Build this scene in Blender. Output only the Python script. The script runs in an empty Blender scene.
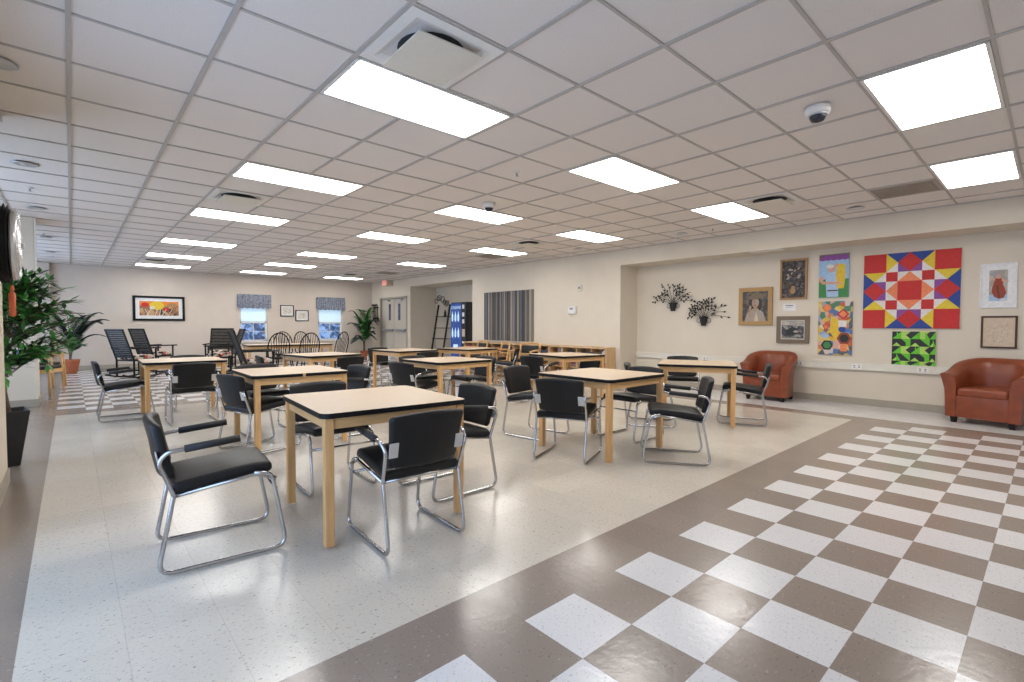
import bpy, math, random
from mathutils import Vector, Matrix
R = math.radians
PI = math.pi
C = bpy.context.scene.collection
rng = random.Random(11)

# ------------------------------------------------------------------ materials
def nt(name):
    m = bpy.data.materials.new(name); m.use_nodes = True
    t = m.node_tree; t.nodes.clear()
    o = t.nodes.new('ShaderNodeOutputMaterial'); b = t.nodes.new('ShaderNodeBsdfPrincipled')
    t.links.new(b.outputs[0], o.inputs[0])
    return m, t, b
def mat(name, col, rough=.5, metal=0., var=.06, scale=20., bump=0., bscale=60., spec=.5, stretch=None, emit=None, estr=0., coat=0.):
    m, t, b = nt(name)
    tc = t.nodes.new('ShaderNodeTexCoord'); mp = t.nodes.new('ShaderNodeMapping')
    t.links.new(tc.outputs['Object'], mp.inputs[0])
    if stretch: mp.inputs['Scale'].default_value = stretch
    n = t.nodes.new('ShaderNodeTexNoise'); n.inputs['Scale'].default_value = scale; n.inputs['Detail'].default_value = 3
    t.links.new(mp.outputs[0], n.inputs['Vector'])
    r = t.nodes.new('ShaderNodeValToRGB')
    r.color_ramp.elements[0].position = .3; r.color_ramp.elements[1].position = .7
    r.color_ramp.elements[0].color = (*[max(0, c*(1-var)) for c in col], 1)
    r.color_ramp.elements[1].color = (*[min(1, c*(1+var)) for c in col], 1)
    t.links.new(n.outputs['Fac'], r.inputs[0]); t.links.new(r.outputs[0], b.inputs['Base Color'])
    b.inputs['Roughness'].default_value = rough; b.inputs['Metallic'].default_value = metal
    b.inputs['Specular IOR Level'].default_value = spec
    b.inputs['Coat Weight'].default_value = coat
    if bump:
        n2 = t.nodes.new('ShaderNodeTexNoise'); n2.inputs['Scale'].default_value = bscale
        t.links.new(mp.outputs[0], n2.inputs['Vector'])
        bp = t.nodes.new('ShaderNodeBump'); bp.inputs['Strength'].default_value = bump; bp.inputs['Distance'].default_value = .01
        t.links.new(n2.outputs['Fac'], bp.inputs['Height']); t.links.new(bp.outputs[0], b.inputs['Normal'])
    if emit:
        b.inputs['Emission Color'].default_value = (*emit, 1); b.inputs['Emission Strength'].default_value = estr
    return m
class NG:
    """small helper to write node maths"""
    def __init__(s, t): s.t = t
    def m(s, op, a, b=None):
        n = s.t.nodes.new('ShaderNodeMath'); n.operation = op
        for i, v in enumerate((a, b)):
            if v is None: continue
            if isinstance(v, (int, float)): n.inputs[i].default_value = v
            else: s.t.links.new(v, n.inputs[i])
        return n.outputs[0]
    def mix(s, f, a, b):
        n = s.t.nodes.new('ShaderNodeMix'); n.data_type = 'RGBA'
        for sock, v in ((n.inputs[0], f), (n.inputs[6], a), (n.inputs[7], b)):
            if isinstance(v, (int, float)): sock.default_value = v
            elif isinstance(v, tuple): sock.default_value = (*v, 1)
            else: s.t.links.new(v, sock)
        return n.outputs[2]
T = .3048
def floor_mat():
    m, t, b = nt('vinyl_tile_floor'); g = NG(t)
    geo = t.nodes.new('ShaderNodeNewGeometry'); sp = t.nodes.new('ShaderNodeSeparateXYZ')
    t.links.new(geo.outputs['Position'], sp.inputs[0]); x, y = sp.outputs[0], sp.outputs[1]
    tx = g.m('DIVIDE', g.m('SUBTRACT', x, 1.3514), T); ty = g.m('DIVIDE', g.m('SUBTRACT', 1.4188, y), T)
    par = g.m('FRACT', g.m('MULTIPLY', g.m('ADD', g.m('FLOOR', tx), g.m('FLOOR', ty)), .5))
    white_even = g.m('LESS_THAN', g.m('ABSOLUTE', g.m('SUBTRACT', par, .0)), .25)
    def rect(x0, x1, y0, y1):
        return g.m('MULTIPLY', g.m('MULTIPLY', g.m('GREATER_THAN', x, x0), g.m('LESS_THAN', x, x1)),
                   g.m('MULTIPLY', g.m('GREATER_THAN', y, y0), g.m('LESS_THAN', y, y1)))
    X0, X1 = -.173, 1.3514+20*T
    cream = rect(X0, X1, 1.4188+T, 1.4188+24*T)
    chk = g.m('ADD', rect(X0, X1, -9, 1.4188), rect(X0, X1, 1.4188+25*T, 16.7))
    white = g.m('MAXIMUM', g.m('MULTIPLY', chk, white_even), g.m('GREATER_THAN', x, 1.3514+21*T))
    # per tile tone
    wn = t.nodes.new('ShaderNodeTexWhiteNoise'); wn.noise_dimensions = '2D'
    cb = t.nodes.new('ShaderNodeCombineXYZ'); t.links.new(g.m('FLOOR', tx), cb.inputs[0]); t.links.new(g.m('FLOOR', ty), cb.inputs[1])
    t.links.new(cb.outputs[0], wn.inputs['Vector'])
    tone = g.m('ADD', .96, g.m('MULTIPLY', wn.outputs['Value'], .08))
    col = g.mix(cream, (.265, .215, .178), (.595, .54, .46))
    col = g.mix(white, col, (.69, .68, .68))
    # chips
    def chips(scale, thr, seed, st):
        mp = t.nodes.new('ShaderNodeMapping'); mp.inputs['Scale'].default_value = st; mp.inputs['Rotation'].default_value = (0, 0, seed)
        t.links.new(geo.outputs['Position'], mp.inputs[0])
        n = t.nodes.new('ShaderNodeTexNoise'); n.inputs['Scale'].default_value = scale; n.inputs['Detail'].default_value = 1
        t.links.new(mp.outputs[0], n.inputs['Vector'])
        return g.m('GREATER_THAN', n.outputs['Fac'], thr)
    col = g.mix(g.m('MULTIPLY', chips(46, .69, .6, (1, 2.2, 1)), g.m('SUBTRACT', .62, g.m('MULTIPLY', white, .3))), col, (.13, .11, .10))
    col = g.mix(g.m('MULTIPLY', chips(70, .665, 2.1, (1, 2, 1)), .40), col, (.30, .25, .21))
    col = g.mix(g.m('MULTIPLY', chips(40, .70, 1.3, (1, 2, 1)), .14), col, (.8, .79, .77))
    # seams
    def seam(v):
        f = g.m('FRACT', v); d = g.m('MINIMUM', f, g.m('SUBTRACT', 1, f)); return g.m('LESS_THAN', d, .006)
    sm = g.m('MAXIMUM', seam(tx), g.m('MULTIPLY', seam(ty), .35))
    col = g.mix(g.m('MULTIPLY', sm, .17), col, (.12, .10, .09))
    mu = t.nodes.new('ShaderNodeVectorMath'); mu.operation = 'SCALE'
    t.links.new(col, mu.inputs[0]); t.links.new(tone, mu.inputs['Scale']); t.links.new(mu.outputs[0], b.inputs['Base Color'])
    n = t.nodes.new('ShaderNodeTexNoise'); n.inputs['Scale'].default_value = 5; n.inputs['Detail'].default_value = 4
    t.links.new(geo.outputs['Position'], n.inputs['Vector'])
    t.links.new(g.m('ADD', .13, g.m('MULTIPLY', n.outputs['Fac'], .16)), b.inputs['Roughness'])
    n2 = t.nodes.new('ShaderNodeTexNoise'); n2.inputs['Scale'].default_value = 26; n2.inputs['Detail'].default_value = 2
    t.links.new(geo.outputs['Position'], n2.inputs['Vector'])
    bp = t.nodes.new('ShaderNodeBump'); bp.inputs['Strength'].default_value = .10; bp.inputs['Distance'].default_value = .01
    t.links.new(n2.outputs['Fac'], bp.inputs['Height']); t.links.new(bp.outputs[0], b.inputs['Normal'])
    b.inputs['Specular IOR Level'].default_value = .55
    return m
def stripes_mat():
    m, t, b = nt('striped_cloth'); g = NG(t)
    tc = t.nodes.new('ShaderNodeTexCoord'); sp = t.nodes.new('ShaderNodeSeparateXYZ'); t.links.new(tc.outputs['Object'], sp.inputs[0])
    wn = t.nodes.new('ShaderNodeTexWhiteNoise'); wn.noise_dimensions = '1D'
    t.links.new(g.m('FLOOR', g.m('MULTIPLY', sp.outputs[1], 36)), wn.inputs['W'])
    r = t.nodes.new('ShaderNodeValToRGB'); r.color_ramp.interpolation = 'CONSTANT'
    e = r.color_ramp.elements; cols = [(.03, .03, .035), (.24, .20, .155), (.09, .12, .20), (.36, .31, .24), (.05, .05, .055), (.15, .135, .13)]
    e[0].position = 0; e[0].color = (*cols[0], 1); e[1].position = .18; e[1].color = (*cols[1], 1)
    for k in range(2, 6): q = e.new(.18*k); q.color = (*cols[k], 1)
    t.links.new(wn.outputs['Value'], r.inputs[0])
    n = t.nodes.new('ShaderNodeTexNoise'); n.inputs['Scale'].default_value = 8
    mx = g.mix(g.m('MULTIPLY', n.outputs['Fac'], .35), r.outputs[0], (.28, .26, .24))
    t.links.new(mx, b.inputs['Base Color']); b.inputs['Roughness'].default_value = .9
    return m
def patch_mat(name, scale, cols, rnd=1.0, rough=.6):
    """flat patches of many colours (cell pattern)"""
    m, t, b = nt(name)
    tc = t.nodes.new('ShaderNodeTexCoord'); v = t.nodes.new('ShaderNodeTexVoronoi'); v.inputs['Scale'].default_value = scale
    v.inputs['Randomness'].default_value = rnd
    t.links.new(tc.outputs['Object'], v.inputs['Vector'])
    sp = t.nodes.new('ShaderNodeSeparateColor'); t.links.new(v.outputs['Color'], sp.inputs[0])
    r = t.nodes.new('ShaderNodeValToRGB'); r.color_ramp.interpolation = 'CONSTANT'; e = r.color_ramp.elements
    n = len(cols); e[0].position = 0; e[0].color = (*cols[0], 1); e[1].position = 1/n; e[1].color = (*cols[1], 1)
    for k in range(2, n): q = e.new(k/n); q.color = (*cols[k], 1)
    t.links.new(sp.outputs[0], r.inputs[0]); t.links.new(r.outputs[0], b.inputs['Base Color'])
    b.inputs['Roughness'].default_value = rough
    return m
def glass_mat():
    m, t, b = nt('window_glass'); o = [n for n in t.nodes if n.type == 'OUTPUT_MATERIAL'][0]
    tr = t.nodes.new('ShaderNodeBsdfTransparent'); gl = t.nodes.new('ShaderNodeBsdfGlossy'); gl.inputs['Roughness'].default_value = .02
    mx = t.nodes.new('ShaderNodeMixShader'); mx.inputs[0].default_value = .06
    t.links.new(tr.outputs[0], mx.inputs[1]); t.links.new(gl.outputs[0], mx.inputs[2]); t.links.new(mx.outputs[0], o.inputs[0])
    return m
def shade_mat():
    m, t, b = nt('roller_shade'); o = [n for n in t.nodes if n.type == 'OUTPUT_MATERIAL'][0]
    tr = t.nodes.new('ShaderNodeBsdfTranslucent'); tr.inputs[0].default_value = (.85, .93, .97, 1)
    b.inputs['Base Color'].default_value = (.8, .88, .92, 1); b.inputs['Emission Color'].default_value = (.55, .80, .95, 1); b.inputs['Emission Strength'].default_value = .45  # emission stands in for daylight glowing through the cloth
    mx = t.nodes.new('ShaderNodeMixShader'); mx.inputs[0].default_value = .4
    t.links.new(b.outputs[0], mx.inputs[1]); t.links.new(tr.outputs[0], mx.inputs[2]); t.links.new(mx.outputs[0], o.inputs[0])
    return m

M = {}
M['floor'] = floor_mat()
M['wall'] = mat('painted_wall', (.66, .59, .49), .75, var=.02, scale=3, bump=.05, bscale=150, spec=.3)
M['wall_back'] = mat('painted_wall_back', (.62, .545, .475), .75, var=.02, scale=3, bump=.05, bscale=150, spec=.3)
M['ceil'] = mat('ceiling_tile', (.765, .705, .665), .9, var=.05, scale=160, bump=.25, bscale=220, spec=.2)
M['tbar'] = mat('ceiling_tee', (.46, .42, .39), .55, var=.03)
M['base'] = mat('vinyl_baseboard', (.36, .32, .26), .5, var=.03)
M['white'] = mat('white_enamel', (.78, .76, .73), .45, var=.02)
M['offwhite'] = mat('offwhite_plastic', (.70, .66, .58), .45, var=.02)
M['diff'] = mat('light_diffuser', (.9, .9, .88), .5, var=.01, emit=(1, .975, .93), estr=13.5)
M['tabletop'] = mat('beige_laminate', (.56, .43, .30), .36, var=.05, scale=60, spec=.5)
M['wood'] = mat('maple_wood', (.66, .38, .155), .42, var=.12, scale=7, stretch=(6, 6, .6))
M['woodh'] = mat('maple_wood_rail', (.68, .41, .18), .42, var=.10, scale=7, stretch=(.8, .8, 6))
M['shelfwood'] = mat('shelf_wood', (.58, .385, .20), .5, var=.07, scale=9)
M['black'] = mat('black_edge', (.008, .008, .008), .45, var=.1, spec=.2)
M['vinyl'] = mat('black_vinyl', (.009, .009, .0095), .42, var=.15, bump=.12, bscale=180, spec=.32)
M['chrome'] = mat('chrome', (.50, .50, .51), .17, 1., var=.03)
M['plate'] = mat('silver_bracket', (.62, .62, .62), .35, .5, var=.03)
M['pad'] = mat('black_foam', (.012, .012, .013), .6, var=.1, bump=.2, bscale=200)
M['blackwood'] = mat('black_painted_wood', (.008, .0075, .007), .5, var=.15, spec=.22)
M['iron'] = mat('black_iron', (.02, .018, .018), .5, .4, var=.2)
M['leather'] = mat('rust_leather', (.225, .050, .018), .31, var=.16, scale=9, bump=.15, bscale=140, spec=.5)
M['terracotta'] = mat('terracotta', (.42, .12, .05), .8, var=.12)
M['planter'] = mat('black_planter', (.02, .02, .021), .35, var=.15)
M['soil'] = mat('dark_soil', (.05, .035, .025), .95, var=.3)
M['leaf'] = mat('green_leaf', (.075, .28, .06), .45, var=.55, scale=9)
M['leafd'] = mat('dark_leaf', (.012, .028, .022), .5, var=.5, scale=9)
M['leafb'] = mat('bright_leaf', (.05, .20, .04), .45, var=.5, scale=7)
M['bark'] = mat('bark', (.16, .11, .07), .9, var=.4, scale=30, bump=.6, bscale=40)
M['metal_door'] = mat('greige_door', (.50, .455, .395), .45, var=.02)
M['doorframe'] = mat('door_frame', (.36, .32, .265), .45, var=.02)
M['steel'] = mat('brushed_steel', (.55, .56, .60), .35, .8, var=.05)
M['darkglass'] = mat('dark_glass', (.02, .025, .035), .08, var=.1)
M['doorglass'] = mat('door_glass', (.10, .13, .19), .1, var=.5, scale=6)  # bluish reflections are put into the glass colour
M['vend_blue'] = mat('vending_blue', (.02, .075, .32), .3, var=.6, scale=6, emit=(.03, .12, .5), estr=.15)
M['vend_label'] = mat('vending_pale', (.55, .72, .9), .3, var=.1, emit=(.5, .7, .95), estr=.5)
M['vend_black'] = mat('vending_black', (.008, .008, .009), .3, var=.1)
M['red_glow'] = mat('exit_red', (.7, .12, .10), .5, var=.02, emit=(1, .2, .15), estr=.5)
M['pink'] = mat('exit_face', (.75, .45, .40), .5, var=.02, emit=(1, .45, .38), estr=.35)
M['valance'] = mat('valance_cloth', (.23, .25, .31), .95, var=.5, scale=22)
M['glass'] = glass_mat(); M['shade'] = shade_mat()
M['stripe'] = stripes_mat()
M['cushion'] = patch_mat('patterned_cushion', 16, [(.6, .5, .4), (.02, .02, .02), (.5, .1, .07), (.65, .58, .5), (.03, .03, .03), (.6, .55, .48)], 1., .9)
M['mosaic'] = patch_mat('mosaic_paint', 15, [(.62, .42, .05), (.55, .20, .10), (.08, .16, .36), (.62, .36, .28), (.10, .10, .12), (.55, .12, .04), (.60, .55, .5), (.07, .20, .12), (.28, .32, .48), (.65, .5, .15)], .8)
M['darkpaint'] = patch_mat('dark_oil_paint', 28, [(.02, .02, .025), (.06, .05, .05), (.03, .035, .05), (.12, .10, .09), (.02, .018, .016), (.08, .045, .02)], 1.)
M['seascape'] = patch_mat('grey_oil_paint', 26, [(.05, .05, .06), (.20, .19, .18), (.09, .10, .12), (.30, .28, .25), (.04, .04, .05)], 1.)
M['portraitbg'] = patch_mat('portrait_paint', 24, [(.05, .045, .045), (.10, .09, .085), (.05, .06, .09), (.16, .12, .08)], 1.)
M['dancebg'] = patch_mat('dancer_paint', 14, [(.42, .38, .34), (.36, .31, .27), (.48, .43, .38), (.33, .32, .32)], 1.)
M['flowerpaint'] = patch_mat('flower_paint', 12, [(.28, .13, .06), (.06, .04, .03), (.45, .22, .09), (.20, .07, .03), (.5, .32, .16)], 1.)
def flat(name, c, rough=.6): M[name] = mat(name, c, rough, var=.08, scale=30)
for n_, c_ in (('p_red', (.50, .018, .015)), ('p_blue', (.015, .05, .26)), ('p_yellow', (.68, .50, .03)), ('p_white', (.72, .68, .64)), ('p_purple', (.22, .06, .28)),
               ('p_salmon', (.78, .23, .10)), ('p_green', (.12, .50, .02)), ('p_lime', (.42, .62, .12)), ('p_black', (.015, .02, .02)), ('p_sky', (.30, .46, .66)),
               ('p_grass', (.05, .22, .06)), ('p_skin', (.62, .33, .24)), ('p_shirt', (.36, .50, .68)), ('p_gold', (.70, .46, .03)), ('p_dancered', (.30, .045, .02)),
               ('p_brown', (.10, .045, .02)), ('p_paper', (.60, .48, .36)), ('p_line', (.28, .25, .22)), ('p_mat', (.74, .73, .74)), ('p_face', (.36, .30, .25)),
               ('p_dusk', (.36, .25, .18)), ('p_hair', (.035, .022, .015)), ('goldframe', (.40, .24, .09)), ('oakframe', (.36, .20, .08)), ('greyframe', (.17, .125, .08)), ('brownframe', (.07, .028, .015)), ('whiteframe', (.74, .74, .77)),
               ('p_orange', (.7, .22, .03)), ('tassel', (.6, .13, .05)), ('silver', (.6, .6, .62)), ('book_a', (.30, .05, .06)), ('book_b', (.6, .56, .5)), ('book_c', (.05, .06, .10)),
               ('book_d', (.45, .2, .22)), ('bin', (.02, .02, .022)), ('p_cream', (.66, .62, .55)), ('snow', (.55, .62, .72)), ('tree_far', (.24, .38, .62)), ('ladder', (.012, .011, .01))):  # tree_far has the blue cast of the daylight put into its colour
    flat(n_, c_)
M['silver'] = mat('silver_dome', (.62, .62, .64), .2, .7, var=.05)

# ------------------------------------------------------------------ mesh builder
class MB:
    def __init__(s): s.v = []; s.f = []; s.m = []; s.s = []
    def add(s, vs, fs, mi=0, smooth=False, tf=None):
        o = len(s.v)
        for p in vs:
            p = Vector(p); s.v.append(tuple(tf @ p) if tf else tuple(p))
        for f in fs: s.f.append([o+i for i in f]); s.m.append(mi); s.s.append(smooth)
        return s
    def box(s, x0, x1, y0, y1, z0, z1, mi=0, tf=None):
        vs = [(x0, y0, z0), (x1, y0, z0), (x1, y1, z0), (x0, y1, z0), (x0, y0, z1), (x1, y0, z1), (x1, y1, z1), (x0, y1, z1)]
        return s.add(vs, [(0, 3, 2, 1), (4, 5, 6, 7), (0, 1, 5, 4), (1, 2, 6, 5), (2, 3, 7, 6), (3, 0, 4, 7)], mi, False, tf)
    def cbox(s, c, d, mi=0, tf=None):
        return s.box(c[0]-d[0]/2, c[0]+d[0]/2, c[1]-d[1]/2, c[1]+d[1]/2, c[2]-d[2]/2, c[2]+d[2]/2, mi, tf)
    def rbox(s, c, d, r, mi=0, seg=3, mid=1, fn=None, tf=None, smooth=True):
        """rounded box; fn(p)->p deforms the local point"""
        h = [x/2 for x in d]; r = min([r]+[x*.999 for x in h])
        def coords(hh):
            a = [-(hh-r)-r*math.tan(PI/4*k/seg) for k in range(seg, 0, -1)]
            inner = [-(hh-r)+2*(hh-r)*k/max(1, mid) for k in range(mid+1)]
            b = [-v for v in reversed(a)]
            return a+inner+b
        cs = [coords(hh) for hh in h]
        idx = {}; vs = []; fs = []
        def vid(p):
            k = tuple(round(q, 6) for q in p)
            if k in idx: return idx[k]
            inn = [max(-(h[i]-r), min(h[i]-r, p[i])) for i in range(3)]
            dv = Vector([p[i]-inn[i] for i in range(3)])
            q = Vector(inn)+(dv.normalized()*r if dv.length > 1e-9 else dv)
            if fn: q = Vector(fn(q))
            q = q+Vector(c)
            idx[k] = len(vs); vs.append(q); return idx[k]
        for ax in range(3):
            u, w = (ax+1) % 3, (ax+2) % 3
            for sg in (-1, 1):
                for i in range(len(cs[u])-1):
                    for j in range(len(cs[w])-1):
                        q = []
                        for (a, b) in ((i, j), (i+1, j), (i+1, j+1), (i, j+1)):
                            p = [0, 0, 0]; p[ax] = sg*h[ax]; p[u] = cs[u][a]; p[w] = cs[w][b]; q.append(vid(p))
                        fs.append(q if sg > 0 else q[::-1])
        return s.add(vs, fs, mi, smooth, tf)
    def tube(s, pts, r, fil=0., n=8, mi=0, closed=False, caps=True, tf=None, r1=None):
        P = [Vector(p) for p in pts]
        if fil:
            Q = []; L = len(P)
            for i, p in enumerate(P):
                if not closed and i in (0, L-1): Q.append(p); continue
                a, b = P[i-1], P[(i+1) % L]
                da, db = (a-p), (b-p); ang = da.angle(db)
                if ang > PI-.02: Q.append(p); continue
                d = min(fil/math.tan(ang/2), da.length*.49, db.length*.49)
                p0, p1 = p+da.normalized()*d, p+db.normalized()*d
                for k in range(6):
                    t = k/5; Q.append(p0*(1-t)**2+p*2*t*(1-t)+p1*t*t)
            P = Q
        N = len(P); rings = []; prev = None
        for i in range(N):
            if closed: tg = (P[(i+1) % N]-P[i-1]).normalized()
            else: tg = (P[min(i+1, N-1)]-P[max(i-1, 0)]).normalized()
            if prev is None:
                up = Vector((0, 0, 1)) if abs(tg.z) < .9 else Vector((1, 0, 0))
                nn = (up-tg*up.dot(tg)).normalized()
            else:
                nn = prev-tg*prev.dot(tg); nn = nn.normalized() if nn.length > 1e-6 else tg.orthogonal().normalized()
            prev = nn; bn = tg.cross(nn)
            rr = r if r1 is None else r+(r1-r)*i/max(1, N-1)
            rings.append([P[i]+nn*math.cos(2*PI*k/n)*rr+bn*math.sin(2*PI*k/n)*rr for k in range(n)])
        vs = [p for g in rings for p in g]; fs = []
        for i in range(N if closed else N-1):
            j = (i+1) % N
            for k in range(n):
                fs.append((i*n+k, i*n+(k+1) % n, j*n+(k+1) % n, j*n+k))
        if not closed and caps: fs += [tuple(range(n-1, -1, -1)), tuple((N-1)*n+k for k in range(n))]
        return s.add(vs, fs, mi, True, tf)
    def lathe(s, prof, n=20, mi=0, tf=None, smooth=True, sq=False):
        vs = []; fs = []
        for (r, z) in prof:
            for k in range(n):
                a = 2*PI*k/n+(PI/4 if n == 4 else 0); vs.append((r*math.cos(a), r*math.sin(a), z))
        for i in range(len(prof)-1):
            for k in range(n): fs.append((i*n+k, i*n+(k+1) % n, (i+1)*n+(k+1) % n, (i+1)*n+k))
        if prof[0][0] > 1e-4: fs.append(tuple(range(n-1, -1, -1)))
        if prof[-1][0] > 1e-4: fs.append(tuple((len(prof)-1)*n+k for k in range(n)))
        return s.add(vs, fs, mi, smooth, tf)
    def prism(s, outline, z0, z1, mi=0, mtop=None, tf=None):
        n = len(outline); vs = [(x, y, z0) for x, y in outline]+[(x, y, z1) for x, y in outline]
        s.add(vs, [(i, (i+1) % n, n+(i+1) % n, n+i) for i in range(n)]+[tuple(range(n-1, -1, -1))], mi, False, tf)
        return s.add(vs[n:], [tuple(range(n))], mi if mtop is None else mtop, False, tf)
    def poly(s, pts, mi=0, tf=None): return s.add(pts, [tuple(range(len(pts)))], mi, False, tf)
    def build(s, name, mats, parent=None, loc=None, rot=None):
        me = bpy.data.meshes.new(name); me.from_pydata(s.v, [], s.f)
        for mm in (mats if isinstance(mats, (list, tuple)) else [mats]): me.materials.append(M[mm])
        for p, mi, sm in zip(me.polygons, s.m, s.s): p.material_index = mi; p.use_smooth = sm
        me.validate(); me.update()
        o = bpy.data.objects.new(name, me); C.objects.link(o)
        if parent: o.parent = parent
        if loc: o.location = loc
        if rot: o.rotation_euler = rot
        return o
def rrect(w, d, r, n=5, cx=0, cy=0):
    out = []
    for (sx, sy, a0) in ((1, 1, 0), (-1, 1, 90), (-1, -1, 180), (1, -1, 270)):
        for k in range(n+1):
            a = R(a0+90*k/n); out.append((cx+sx*(w/2-r)+r*math.cos(a), cy+sy*(d/2-r)+r*math.sin(a)))
    return out
def tag(o, label, cat, group=None, kind=None):
    o['label'] = label; o['category'] = cat
    if group: o['group'] = group
    if kind: o['kind'] = kind
    return o
def thing(name, label, cat, loc=(0, 0, 0), rz=0, group=None):
    o = bpy.data.objects.new(name, None); o.empty_display_size = .1; C.objects.link(o)
    o.location = loc; o.rotation_euler = (0, 0, R(rz)); return tag(o, label, cat, group)
def struct(o): o['kind'] = 'structure'; return o
def dup(root, loc, rz, label):
    r = root.copy(); C.objects.link(r); r.location = loc; r.rotation_euler = (0, 0, R(rz)); r['label'] = label
    for ch in list(root.children):
        c = ch.copy(); C.objects.link(c); c.parent = r
        for g in list(ch.children):
            d = g.copy(); C.objects.link(d); d.parent = c
    return r
def place(proto, used, loc, rz, label):
    if not used:
        used.append(1); proto.location = loc; proto.rotation_euler = (0, 0, R(rz)); proto['label'] = label; return proto
    return dup(proto, loc, rz, label)
def text_mesh(txt, size, name, m, parent, matrix, depth=.002):
    cu = bpy.data.curves.new(name, 'FONT'); cu.body = txt; cu.size = size; cu.extrude = depth; cu.align_x = 'CENTER'; cu.align_y = 'CENTER'
    to = bpy.data.objects.new(name+'_tmp', cu); C.objects.link(to)
    bpy.context.view_layer.update()
    me = bpy.data.meshes.new_from_object(to.evaluated_get(bpy.context.evaluated_depsgraph_get()))
    bpy.data.objects.remove(to); bpy.data.curves.remove(cu)
    me.name = name; me.materials.clear(); me.materials.append(M[m])
    o = bpy.data.objects.new(name, me); C.objects.link(o); o.parent = parent; o.matrix_local = matrix
    return o

# ------------------------------------------------------------------ the room
H = 2.741
XR, XN, YB = 8.35, 8.95, 17.1
YF = -3.6
struct(MB().box(-3.2, 10.4, YF, YB+.2, -.08, 0).build('floor', 'floor'))
struct(MB().box(-3.2, 10.4, YF, YB+.2, H+.008, H+.1).build('ceiling', 'ceil'))
g = MB(); GX, GY, P2 = .02, 2.0953, .6096
for k in range(-4, 15):
    x = GX+k*P2
    if -2.5 < x < XR-.02: g.box(x-.012, x+.012, YF, YB, H-.002, H+.012)
for k in range(-10, 26):
    y = GY+k*P2
    if YF < y < YB: g.box(-2.5, XR, y-.009, y+.009, H, H+.012)
g.box(XR-.02, XR, YF, YB, H-.004, H+.01)
g.box(-2.5, XR, YB-.02, YB, H-.004, H+.01)
struct(g.build('trim_1', 'tbar'))

# right wall: niche, soffit, plain stretch, alcove, door stretch
w = MB()
w.box(XN, XN+.15, YF, 5.97, 0, H)                       # niche back
w.box(XR, XN, YF, 5.97, 2.43, H)                        # soffit
w.box(XR, XN+.15, 5.97, 10.93, 0, H)                    # plain stretch
w.box(XR, XR+1.0, 10.93, 14.3, 2.47, H)                 # alcove header
w.box(XR+1.0, XR+1.15, 10.93, 14.3, 0, H)               # alcove back
w.box(XR, XR+1.15, 14.3, 14.5, 0, H)
w.box(XR, XR+1.15, 14.5, 16.42, 2.17, H)
w.box(XR+.2, XR+1.15, 14.5, 16.42, 0, 2.17)
w.box(XR, XR+1.15, 16.42, YB+.2, 0, H)
struct(w.build('wall_right', 'wall'))
# back wall with two window holes
W1 = (3.93, 4.73, .66, 2.0); W2 = (6.36, 7.22, .66, 2.0)
w = MB()
xs = [-.38, W1[0], W1[1], W2[0], W2[1], XR+.1]
for i in (0, 2, 4): w.box(xs[i], xs[i+1], YB, YB+.18, 0, H)
for a in (W1, W2):
    w.box(a[0], a[1], YB, YB+.18, 0, a[2]); w.box(a[0], a[1], YB, YB+.18, a[3], H)
w.box(-2.6, -.38, YB-.15, YB+.18, 0, H)
struct(w.build('wall_back', 'wall_back'))
# left wall pieces with window bays between them
w = MB()
w.box(-.56, -.38, 3.7, 5.31, 0, H)
w.box(-2.45, -.38, 9.94, 10.6, 0, H)
for (y0, y1) in ((5.31, 9.94), (10.6, YB-.15)):
    ya, yb = y0+.9, y1-.9
    w.box(-2.45, -2.3, y0, ya, 0, H); w.box(-2.45, -2.3, yb, y1, 0, H)
    w.box(-2.45, -2.3, ya, yb, 0, .5); w.box(-2.45, -2.3, ya, yb, 2.2, H)
w.box(-2.45, -.56, 5.16, 5.31, 0, H)
w.box(-.56, -.38, .2, 3.7, 2.25, H); w.box(-.56, -.38, YF, .2, 0, H)
struct(w.build('wall_left', 'wall'))
def baseboard(name, segs):
    b = MB()
    for (x0, x1, y0, y1) in segs: b.box(x0, x1, y0, y1, 0, .105)
    return struct(b.build(name, 'base'))
baseboard('baseboard_right', [(XN-.012, XN, YF, 5.97), (XR, XN, 5.958, 5.97), (XR-.012, XR, 5.97, 10.93), (XR+.988, XR+1, 10.93, 14.3), (XR, XR+1, 14.288, 14.3), (XR-.012, XR, 14.3, 14.44), (XR-.012, XR, 16.48, YB)])
baseboard('baseboard_back', [(-.38, XR, YB-.012, YB), (-2.3, -.38, YB-.162, YB-.15)])
baseboard('baseboard_left', [(-.38, -.368, 3.7, 5.31), (-2.3, -.38, 9.928, 9.94), (-.38, -.368, 9.94, 10.6)])
struct(MB().box(-.372, -.35, 9.925, 9.945, 1.98, 2.735).build('trim_2', 'offwhite'))
struct(MB().box(-.38, -.35, 3.7, 5.31, H-.03, H-.004).build('trim_3', 'tbar'))

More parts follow.
